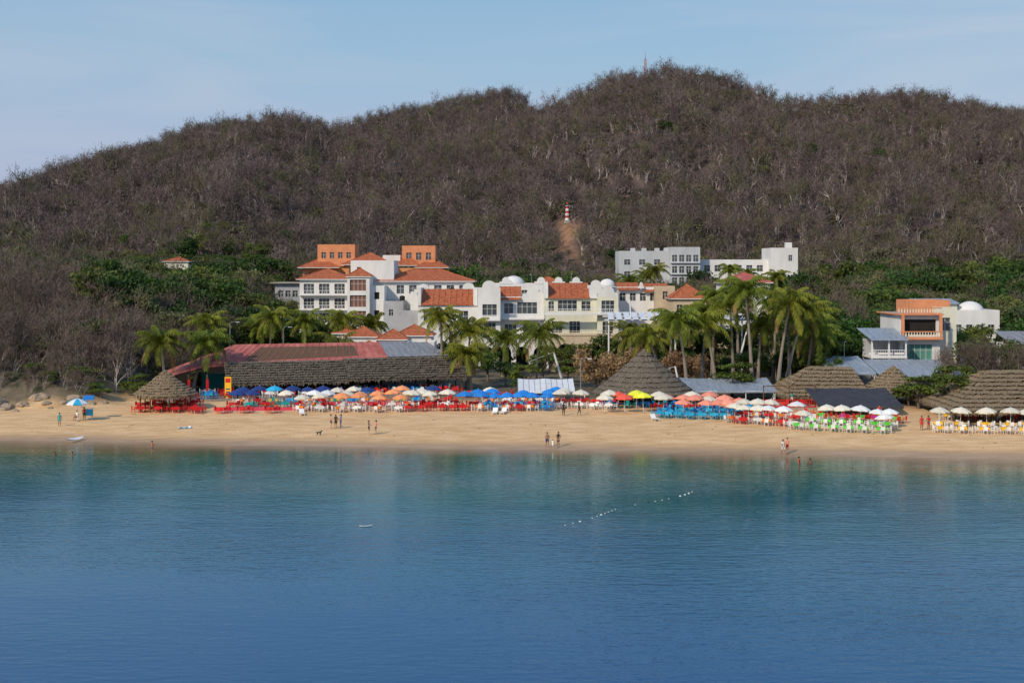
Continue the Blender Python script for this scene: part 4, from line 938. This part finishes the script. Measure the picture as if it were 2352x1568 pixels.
for i,(x,y) in enumerate([(-33,198),(-24,200),(-18,198),(-12,198),(-5,196.5),(0,197.5),(10,196),(35,190),(37.5,190.5),(41,186),(46,178),(-38,197),(24,192),(-9,206)]):
    person(x,y,random.uniform(0,360),random.choice(['stand','walk','bent']),random.choice(['white','blue','red','cream','teal']),random.choice(['black','navy','cream']),i%3,'black' if i%2 else 'skin',.98,z=(2.0 if (33<x<40 and y>187) else (1.97 if y>197 else None)))
for i,(x,y) in enumerate([(-27.9,187.3),(-20.3,187.2),(-2.6,186),(1,191.2),(21,184.3),(24,181.5),(31,176.5),(36,174.4),(38.5,169.2),(42,172)]):
    person(x,y,random.uniform(0,360),'sit',random.choice(['white','blue','red','cream']),'navy',i%3)
# dog
def dog(x,y,rz,k):
    J=[((0,0,.42),.10),((0,-.2,.43),.12),((0,-.36,.45),.11),((0,-.46,.56),.07),((0,-.54,.66),.075),((0,-.66,.63),.04),((0,.2,.42),.10),((0,.36,.44),.035),((0,.52,.55),.015)]
    E=[(0,1),(1,2),(2,3),(3,4),(4,5),(0,6),(6,7),(7,8)]; Rr=[j[1] for j in J]; P_=[j[0] for j in J]
    def add(p,r_,par): P_.append(p); Rr.append(r_); E.append((par,len(P_)-1)); return len(P_)-1
    for s_ in (-1,1):
        q=add((s_*.09,-.32,.32),.05,2); q=add((s_*.09,-.30,.17),.028,q); q=add((s_*.09,-.31,.03),.024,q); add((s_*.09,-.36,.02),.026,q)
        q=add((s_*.09,.18,.32),.06,6); q=add((s_*.09,.12,.24),.04,q); q=add((s_*.09,.27,.14),.024,q); q=add((s_*.09,.23,.03),.022,q); add((s_*.09,.18,.02),.025,q)
        add((s_*.06,-.51,.76),.018,4)
    me=bpy.data.meshes.new('d'); me.from_pydata(P_,E,[]); ob=bpy.data.objects.new('d',me); scene.collection.objects.link(ob); ob.modifiers.new('s','SKIN').use_smooth_shade=True
    for i,r_ in enumerate(Rr): me.skin_vertices[0].data[i].radius=(r_,r_)
    me.skin_vertices[0].data[0].use_root=True; ob.modifiers.new('b','SUBSURF').levels=1
    dg=bpy.context.evaluated_depsgraph_get(); m2=bpy.data.meshes.new_from_object(ob.evaluated_get(dg)); bpy.data.objects.remove(ob); m2.materials.clear(); m2.materials.append(M[k]); place(m2,'dog',(x,y,Hs(x,y)),rz,.8)
dog(-22.9,168.3,1.2,'c_black')

# beach items
umb(-54.9,179.8,'sky',1.15,'white')
mb=MB(); mb.box(-.5,.5,-.35,.35,.5,1.3,'c_sky'); mb.box(-.55,.55,-.4,.4,1.3,1.36,'c_white')
for a in (-.45,.45): mb.tube([(a,0,1.3),(a,0,2.5)],[.03,.03],'pole',5); mb.tube([(a,-.3,0),(a,-.3,.5)],[.04,.04],'pole',5); mb.tube([(a,.3,0),(a,.3,.5)],[.04,.04],'pole',5)
mb.box(-.65,.65,-.5,.5,2.5,3.0,'c_blue'); mb.obj('vendor_cart',(-54,181.5,Hs(-54,181.5)),.2)
mb=MB(); n=14
for j in range(n):
    t0=-1+2*j/n; t1=-1+2*(j+1)/n; w=lambda t:.40*max(0.02,(1-t*t))**.55; zz=lambda t:.12+.22*t*t
    A,B=t0*1.7,t1*1.7
    for s_ in (-1,1):
        mb.poly([(A,0,zz(t0)+.10),(B,0,zz(t1)+.10),(B,s_*w(t1),zz(t1)+.06),(A,s_*w(t0),zz(t0)+.06)],'white')
        mb.poly([(A,s_*w(t0),zz(t0)+.06),(B,s_*w(t1),zz(t1)+.06),(B,s_*w(t1)*.5,zz(t1)-.14),(A,s_*w(t0)*.5,zz(t0)-.14)],'white')
    mb.poly([(A,-w(t0)*.5,zz(t0)-.14),(B,-w(t1)*.5,zz(t1)-.14),(B,w(t1)*.5,zz(t1)-.14),(A,w(t0)*.5,zz(t0)-.14)],'white')
kay=mb.mesh('kayak'); o=place(kay,'white_kayak',(-51,165.9,.22),rad(60),.75); o.rotation_euler[0]=rad(20)
place(kay,'white_kayak',(-11.4,111,.0),rad(10),.3)
mb=MB(); 
for i in range(8):
    mb.poly([(-.9+i*.22,-.5,.03+.02*(i%2)),(-.9+(i+1)*.22,-.5,.03+.02*((i+1)%2)),(-.9+(i+1)*.22,.5,.04+.02*((i+1)%2)),(-.9+i*.22,.5,.04+.02*(i%2))],'c_sky' if i%3 else 'c_white')
mb.dome((.6,.2,.03),.22,'c_white',8,3); mb.obj('beach_towel',(-40,174,Hs(-40,174)),.2)
def lounger(x,y):
    mb=MB(); mb.box(-.32,.32,-.2,1.1,.28,.34,'c_white'); S_=mb.M; mb.M=Matrix.Translation((0,1.1,.3))@Matrix.Rotation(rad(40),4,'X'); mb.box(-.32,.32,0,.7,0,.05,'c_white'); mb.M=S_
    for a in (-.28,.28):
        for b_ in (-.15,1.0): mb.tube([(a,b_,0),(a,b_,.3)],[.03,.03],'c_white',5)
    mb.obj('sun_lounger',(x,y,Hs(x,y)),random.uniform(-.3,.3))
for x,y in ((-2.3,183),(-1.3,183.2),(18,176.8),(-27,183.2)): lounger(x,y)
# buoy line
mb=MB(); pts=[]
for i in range(27):
    t=i/26; pts.append((3.5+12.9*t+.5*math.sin(t*9),110.7+18.7*t+.6*math.sin(t*6),-.02))
mb.tube(pts,[.012]*27,'greyroof',3)
for p in pts:
    if random.random()<.7: mb.dome(p,.07 if random.random()<.75 else .11,'white' if random.random()<.8 else 'c_black',8,3,.8,True)
mb.obj('buoy_line')
mb=MB()
for i in range(60):
    x=random.uniform(-60,60); y=float(shore(x))+random.uniform(6,22); a=random.random()*6.28; l=random.uniform(.1,.5); z=Hs(x,y)+.03
    mb.tube([(x,y,z),(x+l*math.cos(a),y+l*math.sin(a),z+.03)],[.03,.015],'wood',4)
mb.obj('driftwood_bits')

# ------------------------------------------------------------------ light, sky, camera
SUN_EL,SUN_AZ=34,218
w=bpy.data.worlds.new('World'); scene.world=w; w.use_nodes=True; nt=w.node_tree; L=nt.links; bg=nt.nodes['Background']
sk=N(nt,'ShaderNodeTexSky',sky_type='NISHITA'); sk.sun_disc=False; sk.sun_elevation=rad(SUN_EL); sk.sun_rotation=rad(SUN_AZ); sk.dust_density=2.2; sk.air_density=1.2
tc=N(nt,'ShaderNodeTexCoord'); sp=N(nt,'ShaderNodeSeparateXYZ'); L.new(tc.outputs['Generated'],sp.inputs[0])
hz=N(nt,'ShaderNodeValToRGB'); e=hz.color_ramp.elements
e[0].position=0; e[0].color=(.47,.52,.74,1); e[1].position=.5; e[1].color=(.12,.32,.66,1)
for p,c_ in ((.08,(.40,.50,.73)),(.14,(.34,.52,.72)),(.20,(.27,.48,.71)),(.3,(.19,.41,.70))): q=e.new(p); q.color=(*c_,1)
L.new(sp.outputs['Z'],hz.inputs[0])
mp=N(nt,'ShaderNodeMapping'); mp.inputs['Scale'].default_value=(1.2,1.2,9); L.new(tc.outputs['Generated'],mp.inputs[0])
cn=N(nt,'ShaderNodeTexNoise'); cn.inputs['Scale'].default_value=2.2; cn.inputs['Detail'].default_value=5; cn.inputs['Distortion'].default_value=.6; L.new(mp.outputs[0],cn.inputs['Vector'])
cm=N(nt,'ShaderNodeMapRange'); cm.inputs['From Min'].default_value=.40; cm.inputs['From Max'].default_value=.75; cm.inputs['To Max'].default_value=.7; L.new(cn.outputs['Fac'],cm.inputs[0])
cl=N(nt,'ShaderNodeMix',data_type='RGBA'); L.new(cm.outputs[0],cl.inputs['Factor']); L.new(hz.outputs[0],cl.inputs['A']); cl.inputs['B'].default_value=(.56,.61,.73,1)
sc_=N(nt,'ShaderNodeVectorMath',operation='SCALE'); sc_.inputs['Scale'].default_value=10; L.new(cl.outputs['Result'],sc_.inputs[0])
mxx=N(nt,'ShaderNodeMix',data_type='RGBA'); mxx.inputs['Factor'].default_value=.8; L.new(sk.outputs[0],mxx.inputs['A']); L.new(sc_.outputs[0],mxx.inputs['B'])
L.new(mxx.outputs['Result'],bg.inputs['Color']); bg.inputs['Strength'].default_value=.1
sl_=bpy.data.lights.new('sun','SUN'); sl_.energy=3.1; sl_.angle=rad(2.5); sl_.color=(1,.86,.68); so=bpy.data.objects.new('sun',sl_); scene.collection.objects.link(so)
d=Vector((math.cos(rad(SUN_EL))*math.sin(rad(SUN_AZ)),math.cos(rad(SUN_EL))*math.cos(rad(SUN_AZ)),math.sin(rad(SUN_EL)))); so.rotation_euler=d.to_track_quat('Z','Y').to_euler(); so.location=(0,0,100)
cam=bpy.data.cameras.new('camera'); cam.lens=50; cam.sensor_width=36; cam.clip_end=12000; cam.shift_y=-.0697
co=bpy.data.objects.new('camera',cam); scene.collection.objects.link(co); co.location=(0,0,20); co.rotation_euler=(rad(90),0,0); scene.camera=co
scene.view_settings.view_transform='Standard'; scene.view_settings.look='None'; scene.view_settings.exposure=0
